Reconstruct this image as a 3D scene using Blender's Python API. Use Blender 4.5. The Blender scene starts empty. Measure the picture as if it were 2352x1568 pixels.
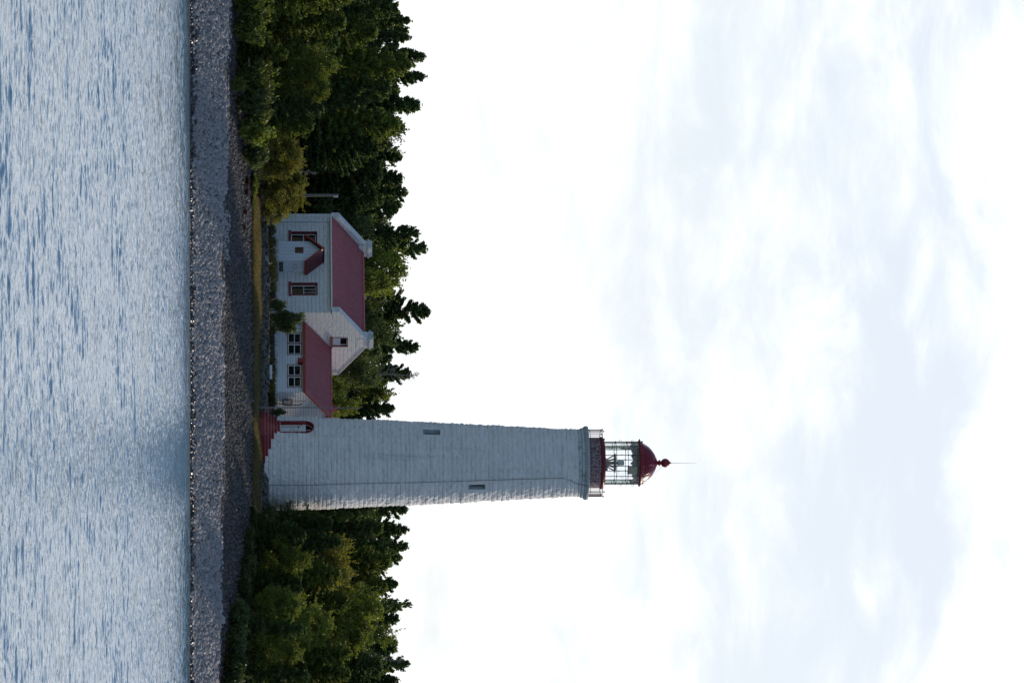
import bpy, math, random
import numpy as np
from mathutils import Vector, Matrix
R_ = math.radians
scene = bpy.context.scene
COL = scene.collection

# ------------------------------------------------------------------ camera, sky, sun, exposure
CAM_H, F, VH = 4.84, 11000.0, 630.0          # eye height (m), focal length in 2352-wide pixels, horizon row
PITCH = math.atan((1176 - VH) / F)
cp, sp = math.cos(PITCH), math.sin(PITCH)
FWD, UPV, RGT = Vector((0, cp, sp)), Vector((0, -sp, cp)), Vector((1, 0, 0))
cam_d = bpy.data.cameras.new('camera')
cam_d.sensor_fit = 'HORIZONTAL'; cam_d.sensor_width = 36.0; cam_d.lens = F / 2352 * 36.0
cam_d.clip_start = 1.0; cam_d.clip_end = 20000
cam = bpy.data.objects.new('camera', cam_d); COL.objects.link(cam)
m = Matrix.Identity(4)                        # the photograph was taken with the camera turned on its side
for i, c in enumerate((UPV, -RGT, -FWD)):
    for j in range(3): m[j][i] = c[j]
m[2][3] = CAM_H
cam.matrix_world = m
scene.camera = cam

SUN_AZ, SUN_EL = 138.0, 30.0                  # azimuth measured from the camera side towards the right
sun_dir = Vector((math.sin(R_(SUN_AZ)) * math.cos(R_(SUN_EL)), -math.cos(R_(SUN_AZ)) * math.cos(R_(SUN_EL)), math.sin(R_(SUN_EL))))
sl = bpy.data.lights.new('sun', 'SUN'); sl.energy = 2.2; sl.angle = R_(2.5); sl.color = (1.0, 0.86, 0.70)
so = bpy.data.objects.new('sun', sl); COL.objects.link(so)
so.rotation_euler = sun_dir.to_track_quat('Z', 'Y').to_euler()
so.location = (60, 60, 80)

world = bpy.data.worlds.new('World'); scene.world = world; world.use_nodes = True
nt = world.node_tree; nt.nodes.clear()
N = nt.nodes.new; Lk = nt.links.new
out = N('ShaderNodeOutputWorld'); bg = N('ShaderNodeBackground'); bg.inputs['Strength'].default_value = 0.1
sky = N('ShaderNodeTexSky'); sky.sky_type = 'NISHITA'; sky.sun_disc = False
sky.sun_elevation = R_(SUN_EL); sky.sun_rotation = R_(180 - SUN_AZ)
sky.air_density = 1.0; sky.dust_density = 0.6; sky.ozone_density = 1.5
tc = N('ShaderNodeTexCoord')
def vmul(vec, s):
    n = N('ShaderNodeVectorMath'); n.operation = 'MULTIPLY'; n.inputs[1].default_value = s; Lk(vec, n.inputs[0]); return n.outputs[0]
def mth(op, a, b=None, clamp=False):
    n = N('ShaderNodeMath'); n.operation = op; n.use_clamp = clamp
    for i, x in enumerate((a, b)):
        if x is None: continue
        if isinstance(x, (int, float)): n.inputs[i].default_value = x
        else: Lk(x, n.inputs[i])
    return n.outputs[0]
def wnoise(vec, scale, detail, rough, dist=0.0):
    n = N('ShaderNodeTexNoise'); n.inputs['Scale'].default_value = scale; n.inputs['Detail'].default_value = detail
    n.inputs['Roughness'].default_value = rough; n.inputs['Distortion'].default_value = dist; Lk(vec, n.inputs['Vector']); return n.outputs['Fac']
def ramp01(x, lo, hi):
    n = N('ShaderNodeMapRange'); n.interpolation_type = 'SMOOTHSTEP'; n.inputs['From Min'].default_value = lo; n.inputs['From Max'].default_value = hi
    Lk(x, n.inputs['Value']); return n.outputs['Result']
d = tc.outputs['Generated']
big = wnoise(vmul(d, (6.5, 6.5, 17)), 1.0, 9, 0.55, 0.3)       # flat banks of cloud
fine = wnoise(vmul(d, (30, 30, 75)), 1.0, 8, 0.62, 0.5)
mix = mth('ADD', mth('MULTIPLY', big, 0.68), mth('MULTIPLY', fine, 0.32))
dot = N('ShaderNodeVectorMath'); dot.operation = 'DOT_PRODUCT'; dot.inputs[1].default_value = tuple(sun_dir); Lk(d, dot.inputs[0])
toward = ramp01(dot.outputs['Value'], -0.30, 0.82)            # the cloud lies on the sun's side of the sky
sepd = N('ShaderNodeSeparateXYZ'); Lk(d, sepd.inputs[0])
high = ramp01(sepd.outputs[2], 0.13, 0.42)                    # clearer blue sky overhead
bias = mth('SUBTRACT', mth('MULTIPLY', mth('SUBTRACT', toward, 0.90), 0.28), mth('MULTIPLY', high, 0.20))
cover = ramp01(mth('ADD', mix, bias), 0.43, 0.66)
cl_col = N('ShaderNodeMix'); cl_col.data_type = 'RGBA'
CLOUD_BACK, CLOUD_SUN = (2.7, 2.75, 2.95, 1), (10.2, 10.3, 10.5, 1)
cl_col.inputs[6].default_value = CLOUD_BACK; cl_col.inputs[7].default_value = CLOUD_SUN
Lk(toward, cl_col.inputs[0])
veil = N('ShaderNodeMix'); veil.data_type = 'RGBA'            # thin bright veil in the blue gaps near the sun
Lk(mth('MULTIPLY', mth('MULTIPLY', toward, 0.85), mth('SUBTRACT', 1.0, high)), veil.inputs[0]); Lk(sky.outputs['Color'], veil.inputs[6]); veil.inputs[7].default_value = (6.4, 6.75, 7.35, 1)
skm = N('ShaderNodeMix'); skm.data_type = 'RGBA'
Lk(cover, skm.inputs[0]); Lk(veil.outputs[2], skm.inputs[6]); Lk(cl_col.outputs[2], skm.inputs[7])
Lk(skm.outputs[2], bg.inputs['Color']); Lk(bg.outputs[0], out.inputs['Surface'])

scene.view_settings.view_transform = 'Standard'; scene.view_settings.look = 'None'
scene.view_settings.exposure = 0.38; scene.view_settings.gamma = 1.0; scene.view_settings.use_curve_mapping = False
scene.render.engine = 'CYCLES'
scene.cycles.use_denoising = True
scene.cycles.max_bounces = 6; scene.cycles.diffuse_bounces = 3; scene.cycles.transparent_max_bounces = 8
scene.cycles.sample_clamp_indirect = 4.0
scene.render.film_transparent = False

# ------------------------------------------------------------------ helpers
rng = np.random.default_rng(7)
rnd = random.Random(5)

def ray(u, v):
    return FWD * F + RGT * (u - 784) + UPV * (v - 1176)
def at(u, v, Y):                              # the point at depth Y seen at column u, height v of the upright photograph
    d = ray(u, v); k = Y / d.y
    return Vector((d.x * k, Y, CAM_H + d.z * k))
def xat(u, Y): return (u - 784) / F * Y
def zat(v, Y): return at(784, v, Y).z

def hash3(ix, iy, iz, seed=0):
    h = (ix.astype(np.int64) * 374761393 + iy.astype(np.int64) * 668265263 + iz.astype(np.int64) * 2147483647 + seed * 1274126177) & 0xFFFFFFFF
    h = ((h ^ (h >> 13)) * 1274126177) & 0xFFFFFFFF
    h = ((h ^ (h >> 15)) * 2246822519) & 0xFFFFFFFF
    return ((h ^ (h >> 16)) & 0xFFFFFF) / float(0xFFFFFF)
def vnoise(p, seed=0):                        # value noise in -1..1
    p = np.asarray(p, float); i = np.floor(p); f = p - i; f = f * f * (3 - 2 * f); i = i.astype(np.int64)
    r = 0
    for a in (0, 1):
        for b in (0, 1):
            for c in (0, 1):
                w = (f[..., 0] if a else 1 - f[..., 0]) * (f[..., 1] if b else 1 - f[..., 1]) * (f[..., 2] if c else 1 - f[..., 2])
                r = r + w * hash3(i[..., 0] + a, i[..., 1] + b, i[..., 2] + c, seed)
    return r * 2 - 1

def link_mesh(name, me, mat, parent=None):
    o = bpy.data.objects.new(name, me); COL.objects.link(o)
    if mat is not None:
        for q in (mat if isinstance(mat, (list, tuple)) else [mat]): me.materials.append(q)
    if parent is not None: o.parent = parent
    return o
def np_mesh(name, verts, quads, smooth=False, tris=None):
    verts = np.asarray(verts, np.float32); me = bpy.data.meshes.new(name)
    nq = len(quads) if quads is not None else 0
    nt_ = len(tris) if tris is not None else 0
    me.vertices.add(len(verts)); me.vertices.foreach_set('co', verts.ravel())
    loops = []
    if nq: loops.append(np.asarray(quads, np.int32).ravel())
    if nt_: loops.append(np.asarray(tris, np.int32).ravel())
    loops = np.concatenate(loops)
    me.loops.add(len(loops)); me.loops.foreach_set('vertex_index', loops)
    me.polygons.add(nq + nt_)
    st = np.concatenate([np.arange(nq) * 4, nq * 4 + np.arange(nt_) * 3]).astype(np.int32)
    tot = np.concatenate([np.full(nq, 4), np.full(nt_, 3)]).astype(np.int32)
    me.polygons.foreach_set('loop_start', st); me.polygons.foreach_set('loop_total', tot)
    if smooth: me.polygons.foreach_set('use_smooth', np.ones(nq + nt_, bool))
    me.update(calc_edges=True); me.validate()
    return me

class MB:
    """collects simple solids; build() links them as ONE mesh object"""
    def __init__(s): s.v = []; s.f = []; s.smooth = []
    def add(s, vs, fs, smooth=False):
        b = len(s.v); s.v += [tuple(v) for v in vs]
        for f in fs: s.f.append([b + i for i in f]); s.smooth.append(smooth)
        return s
    def box(s, x0, x1, y0, y1, z0, z1):
        vs = [(x, y, z) for z in (z0, z1) for y in (y0, y1) for x in (x0, x1)]
        return s.add(vs, [(0, 2, 3, 1), (4, 5, 7, 6), (0, 1, 5, 4), (2, 6, 7, 3), (0, 4, 6, 2), (1, 3, 7, 5)])
    def boxf(s, o, ex, ey, ez, x0, x1, y0, y1, z0, z1):     # a box in the frame (o; ex, ey, ez)
        vs = [o + ex * x + ey * y + ez * z for z in (z0, z1) for y in (y0, y1) for x in (x0, x1)]
        return s.add(vs, [(0, 2, 3, 1), (4, 5, 7, 6), (0, 1, 5, 4), (2, 6, 7, 3), (0, 4, 6, 2), (1, 3, 7, 5)])
    def prism(s, poly, d):                                   # poly: 3-D points in order, d: extrusion vector
        n = len(poly); p = [Vector(q) for q in poly]; d = Vector(d)
        vs = p + [q + d for q in p]
        fs = [tuple(range(n))[::-1], tuple(range(n, 2 * n))] + [(i, (i + 1) % n, n + (i + 1) % n, n + i) for i in range(n)]
        return s.add(vs, fs)
    def tube(s, pts, r, n=8, r1=None, caps=True, smooth=True):
        pts = [Vector(p) for p in pts]; K = len(pts); vs = []
        for k, p in enumerate(pts):
            t = (pts[min(k + 1, K - 1)] - pts[max(k - 1, 0)]).normalized()
            a = t.cross(Vector((0, 0, 1)) if abs(t.z) < 0.9 else Vector((1, 0, 0))).normalized(); b = t.cross(a)
            rr = r if r1 is None else r + (r1 - r) * k / max(K - 1, 1)
            vs += [p + (a * math.cos(2 * math.pi * i / n) + b * math.sin(2 * math.pi * i / n)) * rr for i in range(n)]
        fs = [(k * n + i, k * n + (i + 1) % n, (k + 1) * n + (i + 1) % n, (k + 1) * n + i) for k in range(K - 1) for i in range(n)]
        s.add(vs, fs, smooth)
        if caps:
            s.add(vs[:n], [tuple(range(n))]); s.add(vs[-n:], [tuple(range(n))[::-1]])
        return s
    def lathe(s, prof, n=48, c=(0, 0), smooth=True, phase=0.0):
        vs = [(c[0] + r * math.cos(2 * math.pi * i / n + phase), c[1] + r * math.sin(2 * math.pi * i / n + phase), z) for r, z in prof for i in range(n)]
        fs = [(k * n + i, k * n + (i + 1) % n, (k + 1) * n + (i + 1) % n, (k + 1) * n + i) for k in range(len(prof) - 1) for i in range(n)]
        return s.add(vs, fs, smooth)
    def ring(s, R, z, r, n=64, c=(0, 0)):
        K = 6
        vs = [(c[0] + (R + r * math.cos(2 * math.pi * k / K)) * math.cos(2 * math.pi * i / n), c[1] + (R + r * math.cos(2 * math.pi * k / K)) * math.sin(2 * math.pi * i / n), z + r * math.sin(2 * math.pi * k / K)) for i in range(n) for k in range(K)]
        fs = [(i * K + k, ((i + 1) % n) * K + k, ((i + 1) % n) * K + (k + 1) % K, i * K + (k + 1) % K) for i in range(n) for k in range(K)]
        return s.add(vs, fs, True)
    def sphere(s, c, r, n=12, sz=1.0):
        c = Vector(c); pr = [(r * math.sin(math.pi * k / n), c.z - r * sz * math.cos(math.pi * k / n)) for k in range(n + 1)]
        return s.lathe([(max(a, 1e-4), z) for a, z in pr], n * 2, (c.x, c.y))
    def build(s, name, mat, parent=None):
        me = bpy.data.meshes.new(name); me.from_pydata(s.v, [], s.f)
        me.polygons.foreach_set('use_smooth', np.array(s.smooth, bool)); me.update()
        return link_mesh(name, me, mat, parent)

def tag(o, label=None, cat=None, group=None, kind=None):
    if label: o['label'] = label
    if cat: o['category'] = cat
    if group: o['group'] = group
    if kind: o['kind'] = kind
    return o
def empty(name, loc, rz=0.0):
    o = bpy.data.objects.new(name, None); COL.objects.link(o); o.location = loc; o.rotation_euler = (0, 0, rz)
    o.empty_display_size = 0.2
    return o

# ------------------------------------------------------------------ materials
def nodes_of(name):
    mt = bpy.data.materials.new(name); mt.use_nodes = True; t = mt.node_tree
    return mt, t, t.nodes['Principled BSDF']
def mk(t, kind, **kw):
    n = t.nodes.new(kind)
    for k, v in kw.items(): setattr(n, k, v)
    return n
def noise_node(t, vec, scale, detail=4, rough=0.55, dist=0.0):
    n = mk(t, 'ShaderNodeTexNoise'); n.inputs['Scale'].default_value = scale; n.inputs['Detail'].default_value = detail
    n.inputs['Roughness'].default_value = rough; n.inputs['Distortion'].default_value = dist
    if vec is not None: t.links.new(vec, n.inputs['Vector'])
    return n.outputs['Fac']
def ramp(t, fac, stops):
    n = mk(t, 'ShaderNodeValToRGB'); e = n.color_ramp.elements
    while len(e) < len(stops): e.new(0.5)
    for q, (p, c) in zip(e, stops): q.position = p; q.color = (c if len(c) == 4 else (*c, 1))
    t.links.new(fac, n.inputs['Fac']); return n.outputs['Color']
def mixc(t, fac, a, b, mode='MIX'):
    n = mk(t, 'ShaderNodeMix', data_type='RGBA', blend_type=mode)
    for i, x in ((0, fac), (6, a), (7, b)):
        if hasattr(x, 'is_linked') or hasattr(x, 'links'): t.links.new(x, n.inputs[i])
        elif isinstance(x, (int, float)): n.inputs[i].default_value = x
        else: n.inputs[i].default_value = (x if len(x) == 4 else (*x, 1))
    return n.outputs[2]
def bump(t, bsdf, h, strength, dist):
    b = mk(t, 'ShaderNodeBump'); b.inputs['Strength'].default_value = strength; b.inputs['Distance'].default_value = dist
    t.links.new(h, b.inputs['Height']); t.links.new(b.outputs['Normal'], bsdf.inputs['Normal']); return b
def obj_co(t): return mk(t, 'ShaderNodeTexCoord').outputs['Object']
def scaled(t, vec, s):
    n = mk(t, 'ShaderNodeVectorMath', operation='MULTIPLY'); n.inputs[1].default_value = s; t.links.new(vec, n.inputs[0]); return n.outputs[0]

def paint(name, col, rough=0.6, var=0.12, scale=6.0, dirt=None, dirt_amt=(0.62, 0.75), stretch=(1, 1, 1), bumps=0.0, spec=0.35):
    mt, t, b = nodes_of(name); co = scaled(t, obj_co(t), stretch)
    n1 = noise_node(t, co, scale, 5, 0.6)
    c = ramp(t, n1, [(0.3, tuple(x * (1 - var) for x in col)), (0.7, tuple(min(1, x * (1 + var * 0.6)) for x in col))])
    if dirt:
        n2 = noise_node(t, co, scale * 2.3, 7, 0.68, 0.6)
        f = ramp(t, n2, [(dirt_amt[0], (0, 0, 0)), (dirt_amt[1], (1, 1, 1))])
        c = mixc(t, f, c, dirt)
    t.links.new(c, b.inputs['Base Color']); b.inputs['Roughness'].default_value = rough; b.inputs['Specular IOR Level'].default_value = spec
    if bumps: bump(t, b, noise_node(t, co, scale * 4, 6, 0.6), bumps, 0.02)
    return mt

MAT = {}
MAT['tower'] = paint('white_lime_paint', (0.71, 0.705, 0.70), 0.8, 0.11, 0.9, (0.30, 0.31, 0.29), (0.60, 0.76), (1, 1, 1.8), 0.35)
MAT['deck'] = paint('weathered_grey_paint', (0.40, 0.43, 0.44), 0.8, 0.2, 6, (0.13, 0.14, 0.13), (0.56, 0.68), (1, 1, 2), 0.4)
MAT['cornice'] = paint('greyed_white_paint', (0.52, 0.56, 0.59), 0.8, 0.12, 4, (0.20, 0.22, 0.20), (0.62, 0.74), (1, 1, 1), 0.3)
MAT['red'] = paint('dark_red_paint', (0.24, 0.022, 0.028), 0.45, 0.15, 3, (0.10, 0.02, 0.025), (0.62, 0.8))
MAT['red_gloss'] = paint('glossy_dark_red_paint', (0.22, 0.020, 0.034), 0.22, 0.10, 3)
MAT['red_trim'] = paint('faded_red_trim_paint', (0.19, 0.035, 0.045), 0.6, 0.18, 5)
MAT['orange_trim'] = paint('orange_red_fascia_paint', (0.30, 0.040, 0.022), 0.55, 0.15, 3)
MAT['red_worn'] = paint('flaking_red_paint', (0.13, 0.022, 0.035), 0.75, 0.3, 6, (0.48, 0.45, 0.48), (0.47, 0.55), (1, 1, 1.5), 0.3)
MAT['iron'] = paint('rusty_dark_red_iron', (0.10, 0.03, 0.03), 0.6, 0.2, 8)
MAT['dark_iron'] = paint('dark_painted_iron', (0.085, 0.075, 0.08), 0.5, 0.15, 8)
MAT['grey_metal'] = paint('grey_metal', (0.20, 0.21, 0.22), 0.5, 0.1, 8)
MAT['white_trim'] = paint('white_trim_paint', (0.72, 0.74, 0.76), 0.55, 0.06, 4, (0.4, 0.4, 0.4), (0.70, 0.82))
MAT['board'] = paint('peeling_white_board_paint', (0.62, 0.66, 0.72), 0.7, 0.08, 3, (0.20, 0.25, 0.34), (0.70, 0.78), (3, 3, 0.35), 0.1)
MAT['siding'] = paint('white_siding_paint', (0.68, 0.71, 0.75), 0.65, 0.06, 2, (0.45, 0.45, 0.44), (0.70, 0.82), (0.4, 0.4, 3))
MAT['roof'] = paint('faded_red_roof_metal', (0.40, 0.120, 0.130), 0.55, 0.14, 1.2, (0.31, 0.125, 0.13), (0.52, 0.72), (3, 1, 1))
MAT['porch_roof'] = paint('maroon_porch_roof', (0.11, 0.020, 0.030), 0.5, 0.15, 4)
MAT['wood'] = paint('weathered_grey_wood', (0.22, 0.20, 0.18), 0.85, 0.25, 4, None, (0.6, 0.7), (6, 6, 0.6), 0.4)
MAT['bark'] = paint('grey_brown_bark', (0.075, 0.062, 0.05), 0.9, 0.3, 5, None, (0.6, 0.7), (4, 4, 0.6), 0.8)
MAT['dead_bark'] = paint('bleached_dead_wood', (0.24, 0.22, 0.20), 0.9, 0.2, 5)
MAT['concrete'] = paint('grey_concrete', (0.26, 0.26, 0.26), 0.85, 0.2, 3)
MAT['paper'] = paint('white_paper', (0.70, 0.70, 0.68), 0.8, 0.03, 3)
MAT['lens'] = paint('milky_lens', (0.45, 0.50, 0.50), 0.2, 0.2, 9)

def thin_cloth(name, col):
    mt = paint(name, col, 0.9, 0.12, 3); t = mt.node_tree; b = t.nodes['Principled BSDF']; o = [n for n in t.nodes if n.type == 'OUTPUT_MATERIAL'][0]
    tr = mk(t, 'ShaderNodeBsdfTranslucent'); tr.inputs['Color'].default_value = (*col, 1); mx = mk(t, 'ShaderNodeMixShader'); mx.inputs[0].default_value = 0.45
    t.links.new(b.outputs[0], mx.inputs[1]); t.links.new(tr.outputs[0], mx.inputs[2]); t.links.new(mx.outputs[0], o.inputs[0]); return mt
MAT['cloth'] = thin_cloth('grey_torn_cloth', (0.50, 0.58, 0.63)); MAT['cream_cloth'] = thin_cloth('cream_cloth', (0.80, 0.80, 0.68))
def streaks(mt, col, amt, sc=(5, 5, 0.22), lo=.60, hi=.80):   # rain-washed stains running down a wall
    t = mt.node_tree; b = t.nodes['Principled BSDF']; l = b.inputs['Base Color'].links[0]; src = l.from_socket
    f = ramp(t, noise_node(t, scaled(t, obj_co(t), sc), 1.0, 5, 0.6, 0.2), [(lo, (0, 0, 0)), (hi, (amt, amt, amt))]); t.links.new(mixc(t, f, src, col), b.inputs['Base Color'])
streaks(MAT['tower'], (0.27, 0.25, 0.22), 0.34, (3.2, 3.2, 0.16), .56, .78); streaks(MAT['cornice'], (0.16, 0.15, 0.13), 0.7, (4, 4, 1.2), .5, .7)
streaks(MAT['roof'], (0.28, 0.13, 0.13), 0.5, (2.2, .3, .3), .55, .75); streaks(MAT['siding'], (0.40, 0.38, 0.34), 0.4, (3, 3, .25), .58, .8)
def glass_dark():
    mt, t, b = nodes_of('dark_window_glass')
    b.inputs['Base Color'].default_value = (0.010, 0.012, 0.014, 1); b.inputs['Roughness'].default_value = 0.08
    b.inputs['Specular IOR Level'].default_value = 0.15
    return mt
MAT['glass'] = glass_dark()
def glass_clear():
    mt = bpy.data.materials.new('lantern_glass'); mt.use_nodes = True; t = mt.node_tree; t.nodes.clear()
    o = mk(t, 'ShaderNodeOutputMaterial'); tr = mk(t, 'ShaderNodeBsdfTransparent'); gl = mk(t, 'ShaderNodeBsdfGlossy'); fr = mk(t, 'ShaderNodeFresnel'); mx = mk(t, 'ShaderNodeMixShader')
    tr.inputs['Color'].default_value = (0.965, 0.978, 0.99, 1); gl.inputs['Roughness'].default_value = 0.02; fr.inputs['IOR'].default_value = 1.45
    t.links.new(fr.outputs[0], mx.inputs[0]); t.links.new(tr.outputs[0], mx.inputs[1]); t.links.new(gl.outputs[0], mx.inputs[2]); t.links.new(mx.outputs[0], o.inputs[0])
    return mt
MAT['clear'] = glass_clear()

def stone_paint():                            # coursed rubble under thick white paint, house local coordinates
    mt, t, b = nodes_of('painted_coursed_stone'); co = obj_co(t)
    sep = mk(t, 'ShaderNodeSeparateXYZ'); t.links.new(co, sep.inputs[0])
    ad = mk(t, 'ShaderNodeMath', operation='ADD'); t.links.new(sep.outputs[0], ad.inputs[0]); t.links.new(sep.outputs[1], ad.inputs[1])
    wob = noise_node(t, co, 1.3, 3); wm = mk(t, 'ShaderNodeMath', operation='MULTIPLY_ADD'); wm.inputs[1].default_value = 0.10; t.links.new(wob, wm.inputs[0]); t.links.new(sep.outputs[2], wm.inputs[2])
    cb = mk(t, 'ShaderNodeCombineXYZ'); t.links.new(ad.outputs[0], cb.inputs[0]); t.links.new(wm.outputs[0], cb.inputs[1])
    br = mk(t, 'ShaderNodeTexBrick'); br.inputs['Scale'].default_value = 1.0; br.inputs['Brick Width'].default_value = 0.75; br.inputs['Row Height'].default_value = 0.255
    br.inputs['Mortar Size'].default_value = 0.022; br.inputs['Mortar Smooth'].default_value = 1.0; br.offset = 0.43; br.squash = 0.8
    br.inputs['Color1'].default_value = (1, 1, 1, 1); br.inputs['Color2'].default_value = (0.75, 0.75, 0.75, 1); br.inputs['Mortar'].default_value = (0, 0, 0, 1)
    t.links.new(cb.outputs[0], br.inputs['Vector'])
    n1 = noise_node(t, co, 2.2, 6, 0.6)
    c = ramp(t, n1, [(0.3, (0.60, 0.61, 0.61)), (0.7, (0.71, 0.715, 0.71))])
    n2 = noise_node(t, scaled(t, co, (1, 1, 3.0)), 3.2, 8, 0.72, 0.8)
    f = ramp(t, n2, [(0.60, (0, 0, 0)), (0.73, (1, 1, 1))])
    c = mixc(t, f, c, (0.30, 0.33, 0.36))
    t.links.new(c, b.inputs['Base Color']); b.inputs['Roughness'].default_value = 0.8
    hm = mixc(t, 0.58, br.outputs['Color'], noise_node(t, co, 5.5, 6, 0.65), 'MIX')
    bump(t, b, hm, 0.9, 0.08)
    return mt
MAT['stone_wall'] = stone_paint()

def foliage(name, dark, light, tip, transl=0.35):
    mt = bpy.data.materials.new(name); mt.use_nodes = True; t = mt.node_tree; t.nodes.clear()
    o = mk(t, 'ShaderNodeOutputMaterial'); b = mk(t, 'ShaderNodeBsdfPrincipled'); tr = mk(t, 'ShaderNodeBsdfTranslucent'); mx = mk(t, 'ShaderNodeMixShader')
    geo = mk(t, 'ShaderNodeNewGeometry'); oi = mk(t, 'ShaderNodeObjectInfo'); co = obj_co(t)
    c = ramp(t, geo.outputs['Random Per Island'], [(0.0, dark), (0.6, light), (0.93, light), (1.0, tip)])
    cl = noise_node(t, co, 0.9, 3)
    c = mixc(t, ramp(t, cl, [(0.35, (0, 0, 0)), (0.68, (1, 1, 1))]), mixc(t, 0.55, c, dark), c)
    hs = mk(t, 'ShaderNodeHueSaturation'); t.links.new(c, hs.inputs['Color'])
    mr = mk(t, 'ShaderNodeMapRange'); mr.inputs['To Min'].default_value = 0.75; mr.inputs['To Max'].default_value = 1.25; t.links.new(oi.outputs['Random'], mr.inputs['Value']); t.links.new(mr.outputs[0], hs.inputs['Value'])
    t.links.new(hs.outputs[0], b.inputs['Base Color']); b.inputs['Roughness'].default_value = 0.5; b.inputs['Specular IOR Level'].default_value = 0.3
    br = mixc(t, 1.0, hs.outputs[0], (1.5, 1.4, 0.6, 1), 'MULTIPLY'); t.links.new(br, tr.inputs['Color'])
    mx.inputs[0].default_value = transl
    t.links.new(b.outputs[0], mx.inputs[1]); t.links.new(tr.outputs[0], mx.inputs[2]); t.links.new(mx.outputs[0], o.inputs[0])
    return mt
MAT['spruce'] = foliage('dark_conifer_needles', (0.045, 0.076, 0.035), (0.115, 0.175, 0.057), (0.188, 0.244, 0.080), 0.42)
MAT['cedar'] = foliage('olive_cedar_sprays', (0.078, 0.113, 0.032), (0.187, 0.234, 0.058), (0.281, 0.318, 0.096), 0.48)
MAT['broad'] = foliage('green_leaves', (0.086, 0.125, 0.029), (0.208, 0.254, 0.053), (0.344, 0.384, 0.119), 0.5)
MAT['autumn'] = foliage('yellowing_leaves', (0.105, 0.106, 0.030), (0.281, 0.284, 0.065), (0.393, 0.396, 0.114), 0.48)
MAT['shrub'] = foliage('dark_shrub_leaves', (0.050, 0.076, 0.037), (0.119, 0.164, 0.060), (0.202, 0.227, 0.083), 0.42)
MAT['red_leaf'] = foliage('red_brown_leaves', (0.06, 0.018, 0.012), (0.13, 0.035, 0.022), (0.18, 0.07, 0.03), 0.3)
MAT['yellow_leaf'] = foliage('mustard_flower_heads', (0.07, 0.055, 0.008), (0.17, 0.13, 0.015), (0.2, 0.16, 0.02), 0.3)
MAT['tan_grass'] = foliage('dry_tan_grass', (0.125, 0.105, 0.055), (0.28, 0.228, 0.128), (0.38, 0.32, 0.19), 0.4)
MAT['green_grass'] = foliage('dark_green_grass', (0.025, 0.034, 0.014), (0.05, 0.06, 0.022), (0.09, 0.085, 0.03), 0.3)

def rock_mat(name, c0, c1, c2, rough=0.85, spec=0.3):
    mt, t, b = nodes_of(name); geo = mk(t, 'ShaderNodeNewGeometry'); co = obj_co(t)
    c = ramp(t, geo.outputs['Random Per Island'], [(0, c0), (0.5, c1), (0.92, c1), (1.0, c2)])
    n = noise_node(t, co, 14, 5, 0.65); c = mixc(t, 0.5, c, ramp(t, n, [(0.3, (0.55, 0.55, 0.55)), (0.7, (1.25, 1.25, 1.25))]), 'MULTIPLY')
    t.links.new(c, b.inputs['Base Color']); b.inputs['Roughness'].default_value = rough; b.inputs['Specular IOR Level'].default_value = spec
    bump(t, b, noise_node(t, co, 22, 5), 0.5, 0.03)
    return mt
MAT['limestone'] = rock_mat('pale_grey_limestone', (0.27, 0.258, 0.262), (0.375, 0.360, 0.365), (0.47, 0.455, 0.455))
MAT['dark_stone'] = rock_mat('dark_grey_stone', (0.070, 0.065, 0.065), (0.125, 0.115, 0.112), (0.20, 0.185, 0.18))  # upper beach: darker tone than the lower beach stones
MAT['wet_stone'] = rock_mat('wet_black_stone', (0.020, 0.020, 0.02), (0.045, 0.042, 0.04), (0.10, 0.09, 0.08), 0.32, 0.5)
MAT['wall_stone'] = rock_mat('grey_wall_stone', (0.07, 0.068, 0.066), (0.145, 0.14, 0.135), (0.30, 0.29, 0.28))
# ------------------------------------------------------------------ ground, water, beach
YS = 277.3
def shore_y(x):
    x = np.asarray(x, float)
    return YS + 0.35 * np.sin(x * 0.21 + 0.6) + 0.18 * np.sin(x * 0.67)
TP = np.array([-60, -8, -1.5, 0, 0.6, 4.3, 5.0, 6.2, 13.5, 15.0, 19.4, 19.9, 20.4, 24, 60, 200, 3000.0])
ZP = np.array([-5, -1.6, -0.35, 0, 0.12, 1.74, 1.80, 1.84, 3.25, 3.55, 4.02, 4.08, 4.45, 4.55, 5.0, 6.0, 9.0])
def ground_z(x, y):
    x = np.asarray(x, float); y = np.asarray(y, float); t = y - shore_y(x)
    z = np.interp(t, TP, ZP)
    c = np.interp(x, [-60, -21, -12, -6, 9, 18, 24, 60], [0.45, 0.42, 0.30, 0.0, 0.0, -0.22, -0.35, -0.4])
    z = z + c * np.clip(t / 4, 0, 1) * np.clip((16 - t) / 9, 0, 1)
    z = z + 0.07 * vnoise(np.stack([x * 0.5, y * 0.5, 0 * x], -1), 3) * np.clip((t + 1) / 2, 0, 1) * np.clip((22 - t) / 4, 0, 1)
    return z
def gz(x, y): return float(ground_z(np.array([x]), np.array([y]))[0])

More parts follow.
